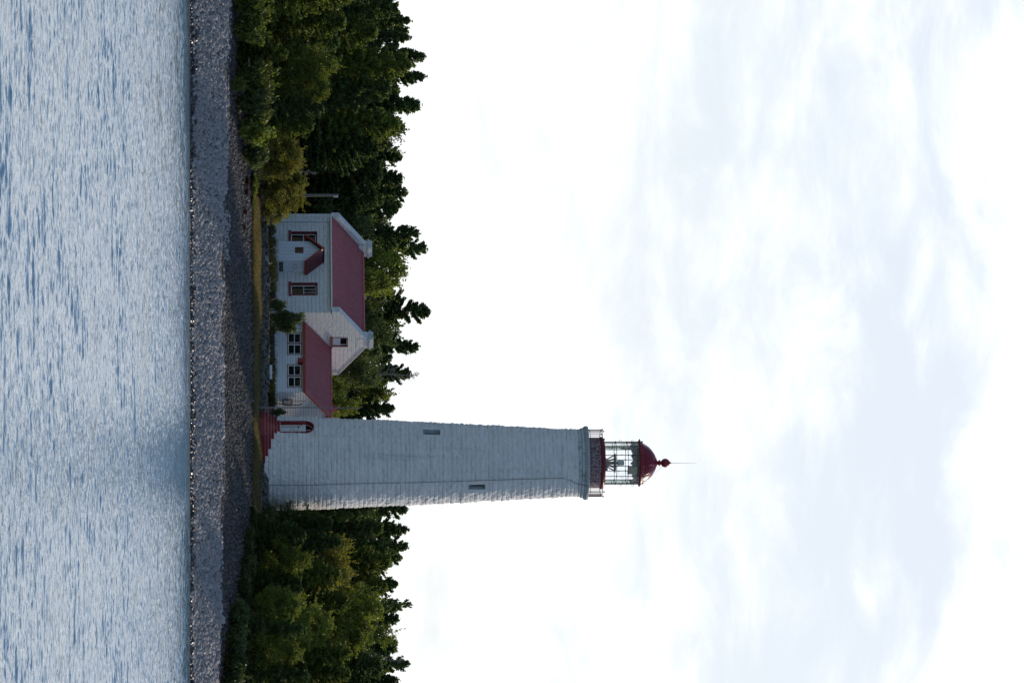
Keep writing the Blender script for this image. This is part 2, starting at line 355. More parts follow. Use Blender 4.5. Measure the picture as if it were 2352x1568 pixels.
def build_ground():
    xs = np.unique(np.concatenate([np.linspace(-45, 45, 226), np.linspace(-3000, -45, 14), np.linspace(45, 3000, 14)]))
    ys = np.unique(np.concatenate([np.linspace(262, 304, 180), np.linspace(304, 345, 30), np.linspace(345, 4000, 20)]))
    X, Y = np.meshgrid(xs, ys); Z = ground_z(X, Y)
    v = np.stack([X, Y, Z], -1).reshape(-1, 3); nx, ny = len(xs), len(ys)
    i = np.arange(ny - 1)[:, None] * nx + np.arange(nx - 1)[None]; i = i.ravel()
    q = np.stack([i, i + 1, i + nx + 1, i + nx], -1)
    mt, t, b = nodes_of('shore_ground'); co = obj_co(t)
    sep = mk(t, 'ShaderNodeSeparateXYZ'); t.links.new(co, sep.inputs[0])
    nz = noise_node(t, co, 0.8, 5); ad = mk(t, 'ShaderNodeMath', operation='MULTIPLY_ADD'); ad.inputs[1].default_value = 1.6; t.links.new(nz, ad.inputs[0]); t.links.new(sep.outputs[1], ad.inputs[2])
    mr = mk(t, 'ShaderNodeMapRange'); mr.inputs['From Min'].default_value = YS; mr.inputs['From Max'].default_value = YS + 24; t.links.new(ad.outputs[0], mr.inputs['Value'])
    c = ramp(t, mr.outputs[0], [(0.0, (0.05, 0.05, 0.05)), (0.08, (0.15, 0.15, 0.15)), (0.22, (0.12, 0.12, 0.12)), (0.27, (0.06, 0.057, 0.056)), (0.62, (0.055, 0.052, 0.05)), (0.68, (0.022, 0.026, 0.014)), (1.0, (0.018, 0.022, 0.012))])
    n = noise_node(t, co, 9, 7, 0.7); c = mixc(t, 0.7, c, ramp(t, n, [(0.3, (0.4, 0.4, 0.4)), (0.7, (1.5, 1.5, 1.5))]), 'MULTIPLY')
    t.links.new(c, b.inputs['Base Color']); b.inputs['Roughness'].default_value = 0.9; b.inputs['Specular IOR Level'].default_value = 0.15
    bump(t, b, n, 0.8, 0.08)
    o = link_mesh('ground', np_mesh('ground', v, q, True), mt); tag(o, 'stony shore rising from the water to the grassy point', 'ground', kind='structure')
build_ground()

def build_water():
    ncol = 640
    ys = [70.0]
    while ys[-1] < YS + 0.9: ys.append(ys[-1] + 0.052 + 0.00018 * (ys[-1] - 70))
    ys = np.array(ys); sx = np.linspace(-1, 1, ncol)
    X = sx[None] * (13 + ys * 0.10)[:, None]; Y = np.repeat(ys[:, None], ncol, 1)
    r = np.random.default_rng(3); Z = np.zeros_like(X)
    patch = 0.85 + 0.22 * vnoise(np.stack([X * 0.10, Y * 0.045, 0 * X], -1), 11) + 0.2 * vnoise(np.stack([X * 0.5, Y * 0.22, 0 * X], -1), 12)
    lams = np.concatenate([np.geomspace(0.17, 0.9, 54), np.geomspace(0.9, 3.4, 26), np.array([5.0, 7.3])])
    for lam in lams:
        th = r.normal(0.10, 0.95 if lam < 0.5 else (0.6 if lam < 1.2 else 0.35)); k = 2 * math.pi / lam; ph = r.uniform(0, 6.28)
        slope = 0.026 if lam < 0.5 else (0.021 if lam < 0.9 else (0.0125 if lam < 3.5 else 0.006))
        a = slope / k
        arg = k * (X * math.sin(th) + Y * math.cos(th)) + ph
        if lam < 0.9:
            # wave groups, so that the ripples come in short crests
            g = 0.55 + 0.45 * np.sin(X * r.uniform(1.2, 3.2) + Y * r.uniform(-0.8, 0.8) + r.uniform(0, 6.28)) 
            Z += a * g * np.sin(arg) * 1.5
        else: Z += a * (np.sin(arg) + 0.22 * np.cos(2 * arg))
    fade = np.clip((YS + 3.0 - Y) / 5, 0.6, 1) * np.clip((1 - np.abs(sx))[None] / 0.03, 0, 1) * np.clip((Y - 70) / 3, 0, 1)
    Z = Z * patch * fade
    v = np.stack([X, Y, Z], -1).reshape(-1, 3)
    ny = len(ys); i = (np.arange(ny - 1)[:, None] * ncol + np.arange(ncol - 1)[None]).ravel()
    q = np.stack([i, i + 1, i + ncol + 1, i + ncol], -1)
    b0 = len(v); xa, xb = X[0, 0], X[-1, 0]; y0, y1 = ys[0], ys[-1]; B = 3000.0
    ev = [(-B, -B, 0), (B, -B, 0), (B, y0, 0), (-B, y0, 0), (xa, y0, 0), (-xa, y0, 0), (xb, y1, 0), (-xb, y1, 0), (-B, y1, 0), (B, y1, 0), (-B, B, 0), (B, B, 0)]
    v = np.concatenate([v, np.array(ev)]); 
    q = np.concatenate([q, np.array([[0, 1, 2, 3], [3, 4, 6, 8], [5, 2, 9, 7], [8, 9, 11, 10]]) + b0])
    mt, t, b = nodes_of('lake_water'); co = obj_co(t)
    sp_ = mk(t, 'ShaderNodeSeparateXYZ'); t.links.new(co, sp_.inputs[0]); sh = mk(t, 'ShaderNodeMapRange'); sh.inputs['From Min'].default_value = YS - 16; sh.inputs['From Max'].default_value = YS + 1; t.links.new(sp_.outputs[1], sh.inputs['Value'])
    t.links.new(ramp(t, sh.outputs[0], [(0.0, (0.080, 0.190, 0.285)), (0.55, (0.075, 0.140, 0.180)), (0.95, (0.050, 0.052, 0.046))]), b.inputs['Base Color'])   # the bottom shows through in the shallows
    b.inputs['Roughness'].default_value = 0.06; b.inputs['IOR'].default_value = 1.333
    b.inputs['Specular IOR Level'].default_value = 0.5
    n1 = noise_node(t, scaled(t, co, (4.2, 3.6, 4)), 1.0, 3, 0.62, 0.5)       # hand-wide ripples
    n2 = noise_node(t, scaled(t, co, (1.5, 1.1, 1)), 1.0, 2, 0.5, 0.3)         # wavelets
    hm = mk(t, 'ShaderNodeMath', operation='MULTIPLY_ADD'); hm.inputs[1].default_value = 1.9; t.links.new(n2, hm.inputs[0]); t.links.new(n1, hm.inputs[2])
    bump(t, b, hm.outputs[0], 1.0, 0.030)
    o = link_mesh('water', np_mesh('water', v, q, True), mt); tag(o, 'rippled pale blue lake water in front of the stony shore', 'water', kind='structure')
build_water()

def rocks(name, n, xr, tr, size, mat, flat=(0.35, 0.75), sink=0.25, dens=None, r=None, tilt=0.55):
    """loose angular stones lying on the shore, merged into one mesh"""
    r = r or np.random.default_rng(len(name))
    x = r.uniform(xr[0], xr[1], n); t = r.uniform(tr[0], tr[1], n)
    if dens is not None:
        keep = r.uniform(0, 1, n) < dens(x, t); x, t = x[keep], t[keep]; n = len(x)
    y = shore_y(x) + t; z = ground_z(x, y)
    s = size[0] + (size[1] - size[0]) * r.uniform(0, 1, n) ** 2.6
    a = np.array([[sx, sy, sz] for sz in (-1, 1) for sy in (-1, 1) for sx in (-1, 1)], float)
    P = np.repeat(a[None], n, 0) * r.uniform(0.62, 1.12, (n, 8, 3))
    P[:, 4:, :2] *= r.uniform(0.55, 0.95, (n, 1, 1))
    sc = np.stack([s * r.uniform(0.7, 1.4, n), s * r.uniform(0.6, 1.1, n), s * r.uniform(flat[0], flat[1], n)], -1) * 0.5
    P = P * sc[:, None]
    rz = r.uniform(0, 6.283, n); ax = r.normal(0, tilt, n); ay = r.normal(0, tilt, n)
    def rot(P, ang, i, j):
        c, s_ = np.cos(ang)[:, None], np.sin(ang)[:, None]; Q = P.copy()
        Q[:, :, i] = P[:, :, i] * c - P[:, :, j] * s_; Q[:, :, j] = P[:, :, i] * s_ + P[:, :, j] * c; return Q
    P = rot(P, rz, 0, 1); P = rot(P, ax, 1, 2); P = rot(P, ay, 0, 2)
    P += np.stack([x, y, z + s * (0.30 - sink)], -1)[:, None]
    f = np.array([(0, 2, 3, 1), (4, 5, 7, 6), (0, 1, 5, 4), (2, 6, 7, 3), (0, 4, 6, 2), (1, 3, 7, 5)])
    q = (np.arange(n)[:, None, None] * 8 + f[None]).reshape(-1, 4)
    return link_mesh(name, np_mesh(name, P.reshape(-1, 3), q), mat)
o = rocks('beach_stones', 56000, (-34, 34), (0.25, 6.0), (0.07, 0.34), MAT['limestone'], tilt=0.45, dens=lambda x, t: np.where(t < 4.35 + 0.25 * np.sin(x * .5) + .2 * np.sin(x * 1.7), 1.0, 0.06)); tag(o, 'pale grey angular limestone slabs of the lower beach', 'stones', kind='stuff')
o = rocks('upper_beach_gravel', 42000, (-34, 34), (4.6, 15.2), (0.06, 0.25), MAT['dark_stone']); tag(o, 'dark gravel of the upper beach', 'gravel', kind='stuff')
o = rocks('wet_stones', 5000, (-34, 34), (-0.9, 0.7), (0.08, 0.34), MAT['wet_stone'], sink=0.12); tag(o, 'wet black stones along the waterline', 'stones', kind='stuff')
o = rocks('bleached_stones', 260, (-9, -4.5), (5.6, 7.6), (0.12, 0.26), MAT['limestone'], sink=0.0,
          dens=lambda x, t: 0.9 * (np.abs(x + 6.3) < 1.5)); tag(o, 'loose pale stones heaped behind the beach crest below the cottage', 'stones', kind='stuff')

def grass(name, n, xr, tr, h, mat, w=0.012, dens=None, lean=0.35, seed=1):
    r = np.random.default_rng(seed)
    x = r.uniform(xr[0], xr[1], n); t = r.uniform(tr[0], tr[1], n)
    if dens is not None:
        k = r.uniform(0, 1, n) < dens(x, t); x, t = x[k], t[k]; n = len(x)
    y = shore_y(x) + t; z = ground_z(x, y) - 0.02
    hh = h[0] + (h[1] - h[0]) * r.uniform(0, 1, n) * (0.75 + 0.35 * vnoise(np.stack([x * 0.9, y * 0.9, 0 * x], -1), 21))
    a = r.uniform(0, 6.283, n); lx, ly = r.normal(0.05, lean, n) * hh, r.normal(0, lean, n) * hh
    dx, dy = np.cos(a) * w, np.sin(a) * w
    P = np.empty((n, 5, 3))
    P[:, 0] = np.stack([x - dx, y - dy, z], -1); P[:, 1] = np.stack([x + dx, y + dy, z], -1)
    P[:, 2] = np.stack([x + dx * .8 + lx * .35, y + dy * .8 + ly * .35, z + hh * .6], -1); P[:, 3] = np.stack([x - dx * .8 + lx * .35, y - dy * .8 + ly * .35, z + hh * .6], -1)
    P[:, 4] = np.stack([x + lx, y + ly, z + hh], -1)
    i = np.arange(n) * 5
    return link_mesh(name, np_mesh(name, P.reshape(-1, 3), np.stack([i, i + 1, i + 2, i + 3], -1), False, np.stack([i + 3, i + 2, i + 4], -1)), mat)
xa = lambda u: xat(u, 294)
o = grass('dry_grass', 60000, (xa(455), xa(1175)), (14.6, 17.6), (0.12, 0.40), MAT['tan_grass'], seed=4,  # pale blades thinned past the left stretch, imitating weaker sunlight there
          dens=lambda x, t: np.where(x < xa(745), 1.0, np.where(x < xa(940), 0.35, 0.7)) * np.clip((17.9 - t) / 1.2, 0.25, 1)); tag(o, 'strip of long dry tan grass along the top of the beach', 'grass', kind='stuff')
o = grass('lawn_grass', 45000, (-12, 18), (14.2, 24), (0.05, 0.20), MAT['green_grass'], seed=5); tag(o, 'short dark green grass in front of the cottage and tower', 'grass', kind='stuff')
o = grass('tall_weeds', 9000, (-11, 4), (20.3, 24.5), (0.2, 0.75), MAT['green_grass'], w=0.016, seed=6,
          dens=lambda x, t: 0.15 + 0.85 * (vnoise(np.stack([x * 0.7, t * 0.3, 0 * x], -1), 31) > 0.15)); tag(o, 'tall rough weeds growing at the foot of the cottage', 'weeds', kind='stuff')

def stone_bank():                              # low dry-laid bank of rubble in front of the house and the tower
    r = np.random.default_rng(8); V = []; Q = []; n = 0
    f = np.array([(0, 2, 3, 1), (4, 5, 7, 6), (0, 1, 5, 4), (2, 6, 7, 3), (0, 4, 6, 2), (1, 3, 7, 5)])
    x = xat(498, 297)
    y0 = 297.0
    x1 = xat(1184, 297)
    rows = 4
    for row in range(rows):
        x = xat(498, 297) + r.uniform(0, .3)
        while x < x1:
            ln = r.uniform(0.16, 0.5); hgt = r.uniform(0.12, 0.2)
            zc = 4.03 + row * 0.135 + r.uniform(-.03, .03); yc = y0 + row * 0.12 + r.uniform(-.06, .06)
            hump = 0.06 * math.sin(x * 1.3) + 0.05 * math.sin(x * 3.1)
            P = np.array([[sx * ln / 2, sy * 0.17, sz * hgt / 2] for sz in (-1, 1) for sy in (-1, 1) for sx in (-1, 1)]) * r.uniform(0.75, 1.2, (8, 3))
            a = r.normal(0, 0.22); c, s_ = math.cos(a), math.sin(a)
            P = np.stack([P[:, 0] * c - P[:, 2] * s_, P[:, 1], P[:, 0] * s_ + P[:, 2] * c], -1)
            V.append(P + [x, yc, zc + hump * row / rows]); Q.append(f + n * 8); n += 1; x += ln * r.uniform(0.8, 1.05)
    o = link_mesh('stone_bank', np_mesh('stone_bank', np.concatenate(V), np.concatenate(Q)), MAT['wall_stone'])
    tag(o, 'low dry-laid rubble stone wall running below the cottage and tower', 'stone wall')
stone_bank()
mb = MB(); mb.box(xat(1020, 296.7), xat(1190, 296.7), 296.62, 296.9, 3.9, 4.07); tag(mb.build('concrete_kerb', MAT['concrete']), 'thin pale concrete kerb along the foot of the stones below the tower', 'kerb')

# ------------------------------------------------------------------ lighthouse
S0 = F / 300.0
TX = (1063.5 - 784) / S0; TZ = 4.50
LH = empty('lighthouse', (TX, 300, TZ)); tag(LH, 'tall tapering white stone lighthouse with a dark red lantern', 'lighthouse')
def lz(v): return zat(v, 300) - TZ            # height on the tower axis, local
def px(n): return n / S0
Zt = np.array([-0.6, lz(617), lz(975), lz(1326)]); Rt = np.array([px(110.5), px(107.5), px(93.2), px(75.0)])
def tower_r(z): return np.interp(z, Zt, Rt)
DOOR_PHI, D_HW, D_Z0, D_Z1 = R_(-53.5), 0.52, lz(644), lz(719.0)
WINS = [(R_(-51.0), 0.22, lz(970.5), lz(1009)), (R_(36.8), 0.19, lz(1073), lz(1111))]

def build_tower():
    r = np.random.default_rng(12)
    zt = Zt[-1]; sub = 8; hs = []
    while sum(hs) < zt + 0.6: hs.append(r.uniform(0.215, 0.335))
    hs = np.array(hs) * (zt + 0.6) / sum(hs); ncou = len(hs); zb = -0.6 + np.concatenate([[0], np.cumsum(hs)])
    nA = 480; ang = np.arange(nA) / nA * 2 * math.pi - math.pi
    rows = ncou * sub + 1
    zz = np.concatenate([zb[c] + hs[c] * np.arange(sub) / sub for c in range(ncou)] + [[zb[-1]]])
    off = np.zeros((rows, nA))
    for c in range(ncou):
        joints = [r.uniform(0, 0.4)]
        while joints[-1] < 2 * math.pi: joints.append(joints[-1] + r.uniform(0.35, 1.2) / tower_r(zb[c]))
        joints = np.array(joints) - math.pi
        idx = np.clip(np.searchsorted(joints, ang) - 1, 0, len(joints) - 2); s = np.clip((ang - joints[idx]) / (joints[idx + 1] - joints[idx]), 0, 1)
        lift = r.uniform(-0.012, 0.040, len(joints))[idx]; cl = r.uniform(0.0, 0.016); skew = r.uniform(-.3, .3, len(joints))[idx]
        edge = 1 - np.abs(2 * s - 1) ** 12 * 0.55
        for k in range(sub + 1):
            t = k / sub; p = max(1 - abs(2 * t - 1) ** 5, 0)
            row = c * sub + k
            if row < rows and k < sub:
                gf = np.clip(0.45 + 1.1 * vnoise(np.stack([np.cos(ang) * 5, np.sin(ang) * 5, np.full(nA, zb[c] * 2.1 + 9 * (k > sub / 2))], -1), 61), 0.12, 1.0)
                off[row] = 0.034 * (1 - (1 - p) * gf) + np.sqrt(p) * (lift + cl + skew * .05 * (t - .5)) * edge
    A, Z = np.meshgrid(ang, zz); R0 = tower_r(Z)
    P = np.stack([R0 * np.sin(A), -R0 * np.cos(A), Z], -1)
    off = off + 0.018 * vnoise(P * 2.2, 41) + 0.026 * vnoise(P * 5.0, 42) + 0.016 * vnoise(P * 12.0, 43)
    keep = np.ones((rows - 1, nA), bool)
    Ac = A + math.pi / nA; Zc = Z + 0.5 * np.append(np.diff(zz), 0)[:, None]
    def hole(phi, hw, z0, z1, arch, mw, mz):
        nonlocal off
        b = (A - phi) * R0; ed = np.maximum(np.abs(b) - hw - mw, np.maximum(Z - z1 - mz, z0 - mz - Z))
        off = off * np.clip(ed / 0.06, 0, 1) + 0.03 * (1 - np.clip(ed / 0.06, 0, 1))
        bc = ((Ac - phi) * tower_r(Zc))[:-1]; zc = Zc[:-1]
        ins = (np.abs(bc) < hw) & (zc > z0) & (zc < (z1 - hw if arch else z1))
        if arch: ins |= (bc ** 2 + (zc - (z1 - hw)) ** 2 < hw ** 2) & (zc >= z1 - hw)
        keep[ins] = False
    hole(DOOR_PHI, D_HW, D_Z0, D_Z1, True, 0.0, 0.0)
    for w in WINS: hole(w[0], w[1], w[2], w[3], False, 0.16, 0.24)
    R1 = R0 + off; P = np.stack([R1 * np.sin(A), -R1 * np.cos(A), Z], -1)
    i = np.arange(rows - 1)[:, None] * nA + np.arange(nA)[None]; j = np.arange(rows - 1)[:, None] * nA + ((np.arange(nA) + 1) % nA)[None]
    q = np.stack([i, j, j + nA, i + nA], -1)[keep]
    link_mesh('tower_wall', np_mesh('tower_wall', P.reshape(-1, 3), q.reshape(-1, 4), True), MAT['tower'], LH)
build_tower()

def tframe(phi, z):                            # frame on the tower's face: origin, tangent (right), outward normal
    n = Vector((math.sin(phi), -math.cos(phi), 0)); t = Vector((math.cos(phi), math.sin(phi), 0))
    return n * float(tower_r(z)), t, n
Zv = Vector((0, 0, 1))
def strip(mb, o, t, n, prof, a0, a1):          # sweep a 2-D profile (along t, z) from depth a0 to a1 along n, as a lining with two faces
    vs = [o + t * b + Zv * z + n * a for a in (a0, a1) for b, z in prof]; K = len(prof)
    mb.add(vs, [(i, i + 1, K + i + 1, K + i) for i in range(K - 1)])
def build_door():
    o, t, n = tframe(DOOR_PHI, (D_Z0 + D_Z1) / 2); hw = D_HW; zs = D_Z1 - hw
    arc = [(hw * math.cos(a), zs + hw * math.sin(a)) for a in np.linspace(0, math.pi, 17)]
    prof = [(hw, D_Z0)] + arc + [(-hw, D_Z0)]
    big = [(hw + .055, D_Z0)] + [((hw + .055) * math.cos(a), zs + (hw + .055) * math.sin(a)) for a in np.linspace(0, math.pi, 17)] + [(-hw - .055, D_Z0)]
    mb = MB(); strip(mb, o, t, n, prof, 0.055, -0.30); strip(mb, o, t, n, big[::-1], 0.055, -0.30)
    K = len(prof); vs = [o + t * b + Zv * z + n * 0.055 for b, z in prof + big]
    mb.add(vs, [(i, K + i, K + i + 1, i + 1) for i in range(K - 1)])
    mb.boxf(o, t, n, Zv, -hw, hw, -0.3, 0.05, D_Z0 - .06, D_Z0)
    fr = mb.build('door_frame', MAT['red'], LH)
    # white door leaf with boards, papers and an arched fanlight
    dz = zs - 0.02
    mb = MB(); w = hw / 4
    for k in range(8): mb.boxf(o, t, n, Zv, -hw + k * w + .004, -hw + (k + 1) * w - .004, -0.27, -0.225 + (0.006 if k % 2 else 0), D_Z0 + .002, dz - .08)
    mb.boxf(o, t, n, Zv, -hw, hw, -0.29, -0.262, D_Z0, dz)
    mb.boxf(o, t, n, Zv, -hw, hw, -0.26, -0.19, dz - .078, dz + .07)
    door = mb.build('door', MAT['white_trim'], LH)
    mb = MB()
    for x in (-.30,): mb.boxf(o, t, n, Zv, x, x + .025, -0.218, -0.205, D_Z0 + .05, dz - .5)
    mb.boxf(o, t, n, Zv, -.33, -.10, -0.218, -0.200, dz - .42, dz - .36); mb.boxf(o, t, n, Zv, -.36, -.32, -0.218, -0.2, dz - .5, dz - .25)
    mb.build('door_hinge', MAT['dark_iron'], door)
    for (x0, x1, z0, z1, mname) in ((-.02, .38, dz - .90, dz - .68, 'paper'), (.02, .36, dz - .66, dz - .46, 'paper'), (.20, .42, dz - .34, dz - .14, 'paper')):
        mb = MB(); mb.boxf(o, t, n, Zv, x0, x1, -0.218, -0.206, z0, z1); nb = mb.build('notice', MAT[mname], door)
        mb = MB(); 
        for (a, b_, c, d_) in ((x0 - .02, x0, z0 - .02, z1 + .02), (x1, x1 + .02, z0 - .02, z1 + .02), (x0, x1, z0 - .02, z0), (x0, x1, z1, z1 + .02)): mb.boxf(o, t, n, Zv, a, b_, -0.218, -0.198, c, d_)
        mb.build('notice_frame', MAT['dark_iron'] if x0 < .1 else MAT['red'], door)
    arc2 = [o + t * (hw * math.cos(a)) + Zv * (zs + hw * math.sin(a)) + n * -0.27 for a in np.linspace(0, math.pi, 17)]
    mb = MB(); mb.prism(arc2, n * 0.02); fl = mb.build('fanlight', MAT['glass'], LH)
    mb = MB(); mb.boxf(o, t, n, Zv, -.015, .015, -0.248, -0.22, zs + .05, D_Z1 - .01)
    rim = [(hw * math.cos(a), zs + hw * math.sin(a)) for a in np.linspace(0, math.pi, 17)]
    for (b0, z0), (b1, z1) in zip(rim[:-1], rim[1:]):
        mb.tube([o + t * b0 * .97 + Zv * (zs + (z0 - zs) * .97) + n * -.235, o + t * b1 * .97 + Zv * (zs + (z1 - zs) * .97) + n * -.235], .02, 5)
    mb.build('fanlight_bar', MAT['white_trim'], fl)
build_door()
for phi, hw, z0, z1 in WINS:
    o, t, n = tframe(phi, (z0 + z1) / 2); mb = MB()
    e, a1 = 0.045, -0.26                        # splayed opening
    for prof, inner in (([(hw, z0), (hw, z1), (-hw, z1), (-hw, z0), (hw, z0)], [(hw - e, z0 + .10), (hw - e, z1 - e), (-hw + e, z1 - e), (-hw + e, z0 + .10), (hw - e, z0 + .10)]),):
        vs = [o + t * b + Zv * z + n * .035 for b, z in prof] + [o + t * b + Zv * z + n * a1 for b, z in inner]
        mb.add(vs, [(i, i + 1, 5 + i + 1, 5 + i) for i in range(4)])
    w = mb.build('window', MAT['cornice'], LH)
    mb = MB(); mb.boxf(o, t, n, Zv, -hw + e, hw - e, a1 - .02, a1, z0 + .1, z1 - e); mb.build('pane', MAT['glass'], w)
    mb = MB()
    for (b0, b1, c0, c1) in ((-hw + e, -hw + e + .05, z0 + .1, z1 - e), (hw - e - .05, hw - e, z0 + .1, z1 - e), (-hw + e + .05, hw - e - .05, z0 + .1, z0 + .15), (-hw + e + .05, hw - e - .05, z1 - e - .05, z1 - e), (-hw + e + .05, hw - e - .05, (z0 + z1) / 2 - .02, (z0 + z1) / 2 + .02)):
        mb.boxf(o, t, n, Zv, b0, b1, a1 + .002, a1 + .04, c0, c1)
    mb.build('sash', MAT['grey_metal'], w)

# corbelled gallery, parapet rail
g0, g1 = lz(1325), lz(1349.5); R1 = px(75.0)
mb = MB(); mb.lathe([(R1 - .05, g0 - .05), (R1 + .06, g0), (px(77.9), g0 + .02), (px(78.3), g0 + .15), (px(77.6), g0 + .165), (px(77.6), g0 + .185), (px(80.0), g0 + .20), (px(81.0), g0 + .33), (px(80.0), g0 + .345), (px(80.0), g0 + .365), (px(82.6), g0 + .38), (px(84.2), g0 + .47)], 120)
mb.build('cornice', MAT['cornice'], LH)
mb = MB(); mb.lathe([(px(83.6), g0 + .455), (px(85.2), g0 + .48), (px(85.2), g1 - .05), (px(84.2), g1), (0.02, g1 + .02)], 120); mb.build('gallery_deck', MAT['deck'], LH)
RR = px(77.2); rz1 = g1 + px(31.5)
def polar(R, a, z): return Vector((R * math.sin(a), -R * math.cos(a), z))
mb = MB(); mb.ring(RR, rz1, .024, 96); mb.ring(RR, g1 + .10, .016, 96)
NP = 14
for k in range(NP * 6):
    if k % 6: a = 2 * math.pi * k / (NP * 6) + .1; mb.tube([polar(RR, a, g1), polar(RR, a, rz1)], .0095, 5, caps=False)
rail = mb.build('railing', MAT['iron'], LH)
for k in range(NP):
    a = 2 * math.pi * k / NP + .1; mb = MB(); mb.tube([polar(RR, a, g1 - .01), polar(RR, a, rz1 + .05)], .022, 8); mb.sphere(polar(RR, a, rz1 + .10), .052, 6); mb.sphere(polar(RR, a, g1 + .10), .04, 5)
    mb.build('railing_post', MAT['iron'], rail)
# watch room, lantern
w0, w1 = g1, lz(1380); wr = px(58)
mb = MB(); mb.lathe([(wr, w0), (wr, w1)], 96); mb.build('watch_room_wall', MAT['red_worn'], LH)
mb = MB(); mb.lathe([(wr - .05, w1 - .1), (px(60.2), w1 - .06), (px(60.6), w1 + .06), (px(57.5), w1 + .17), (px(50), w1 + .22), (0.05, w1 + .22)], 96); mb.build('lantern_sill', MAT['red'], LH)
l0, l1, lr = w1 + .20, lz(1466.5), px(49.2)
NL = 12; LA = [R_(7 + 30 * k) for k in range(NL)]
mb = MB()
for a in LA: mb.tube([polar(lr, a, l0), polar(lr, a, l1)], .026, 6)
for fz in (0.33, 0.665):
    for k in range(NL): mb.tube([polar(lr, LA[k], l0 + (l1 - l0) * fz), polar(lr, LA[k] + R_(30), l0 + (l1 - l0) * fz)], .019, 6)
    for a in LA: mb.sphere(polar(lr, a, l0 + (l1 - l0) * fz), .05, 5)
gb = mb.build('glazing_bars', MAT['dark_iron'], LH)
for fz in (0.47, 0.83):
    for a in LA:
        mb = MB(); n = Vector((math.sin(a), -math.cos(a), 0)); c = polar(lr + .06, a, l0 + (l1 - l0) * fz)
        mb.tube([c + n * .065 * math.cos(q) + Zv * .085 * math.sin(q) for q in np.linspace(0, 2 * math.pi, 13)], .009, 5, caps=False); mb.build('handhold_ring', MAT['dark_iron'], gb)
mb = MB(); zs = [l0, l0 + (l1 - l0) * .33, l0 + (l1 - l0) * .665, l1]; rg = lr - .012
for k in range(NL):
    a, b = LA[k], LA[k] + R_(30)
    for z0, z1 in zip(zs[:-1], zs[1:]): mb.add([polar(rg, a, z0), polar(rg, b, z0), polar(rg, b, z1), polar(rg, a, z1)], [(0, 1, 2, 3)])
mb.build('lantern_glass', MAT['clear'], LH)
rr = px(51)
e0 = l1 - .03
mb = MB(); mb.lathe([(lr - .1, e0), (rr, e0 + .02), (rr + .03, e0 + .08), (rr, e0 + .13), (px(49.2), e0 + .24), (px(46.8), e0 + .27)], 96); mb.build('eaves_ring', MAT['red'], LH)
for k in range(24):
    a = R_(7 + 15 * k); mb = MB()
    if k % 2 == 0:
        p = polar(rr + .01, a, e0 + .07); n = Vector((math.sin(a), -math.cos(a), 0)); t = Vector((math.cos(a), math.sin(a), 0))
        vs = [p + t * .07 + Zv * .07, p - t * .07 + Zv * .07, p - t * .07 - Zv * .07, p + t * .07 - Zv * .07, p + n * .15 + Zv * .02]
        mb.add(vs, [(0, 1, 4), (1, 2, 4), (2, 3, 4), (3, 0, 4), (3, 2, 1, 0)])
        mb.sphere(polar(rr - .06, a, e0 + .24), .06, 5); mb.build('eaves_spike', MAT['red'], LH)
orn = 0
def v2(x): return lz((2250 + x / 3.919) / 1.7415)
prof = [(px(45.6), e0 + .26), (px(44.9), v2(1258)), (px(42.5), v2(1285)), (px(36.8), v2(1345)), (px(28.2), v2(1400)), (px(18.6), v2(1442)), (px(11.0), v2(1460))]
mb = MB(); mb.lathe(prof, 96); mb.build('dome', MAT['red_gloss'], LH)
mb = MB()
for a in LA: mb.tube([polar(r + .004, a, z) for r, z in prof], .022, 6)
mb.build('dome_ribs', MAT['red_gloss'], LH)
fp = [(11.6, 1456), (11.8, 1470), (7, 1478), (4.6, 1492), (4.4, 1500), (5.6, 1504), (7.4, 1514), (7.4, 1524), (5.4, 1534), (4.2, 1542), (5.0, 1550)]
mb = MB(); mb.lathe([(px(r), v2(x)) for r, x in fp], 32)
bz = v2(1610); mb.sphere((0, 0, bz), px(10.3), 12); mb.lathe([(px(5.5), bz + px(8.2)), (px(2.2), v2(1690)), (px(0.8), v2(1706)), (.001, v2(1708))], 16)
mb.build('finial', MAT['red'], LH)
mb = MB(); mb.tube([(0, 0, v2(1700)), (0.01, 0, v2(1900)), (0.03, 0, v2(2105))], .016, 6, r1=.006); mb.build('lightning_rod', MAT['grey_metal'], LH)
# lightning conductor: from the ball to the gallery and down the face
def face(u, v, lift=.10):
    z = lz(v); r = float(tower_r(z)) + lift; s = max(-1, min(1, px(u - 1063.5) / r)); a = math.asin(s); return polar(r, a, z)
a1 = R_(62)
cp_ = [Vector((px(7), -.1, bz - px(6))), polar(rr + .04, a1, e0 + .3), polar(lr + .16, a1, l0), polar(px(84), R_(40), g1 + .05), polar(px(86.2), R_(36), g1 - .1), polar(px(84), R_(36), g0 + .3)]
cp_ += [face(1109, 1322), face(1102, 1306), face(1096, 1290), face(1098, 1200), face(1101, 1100), face(1104, 1000), face(1106, 900), face(1108, 780), face(1111, 700), face(1110, 620)]
mb = MB(); mb.tube(cp_[:5], .010, 5); mb.tube(cp_[4:], .015, 5); mb.build('lightning_cable', MAT['dark_iron'], LH)

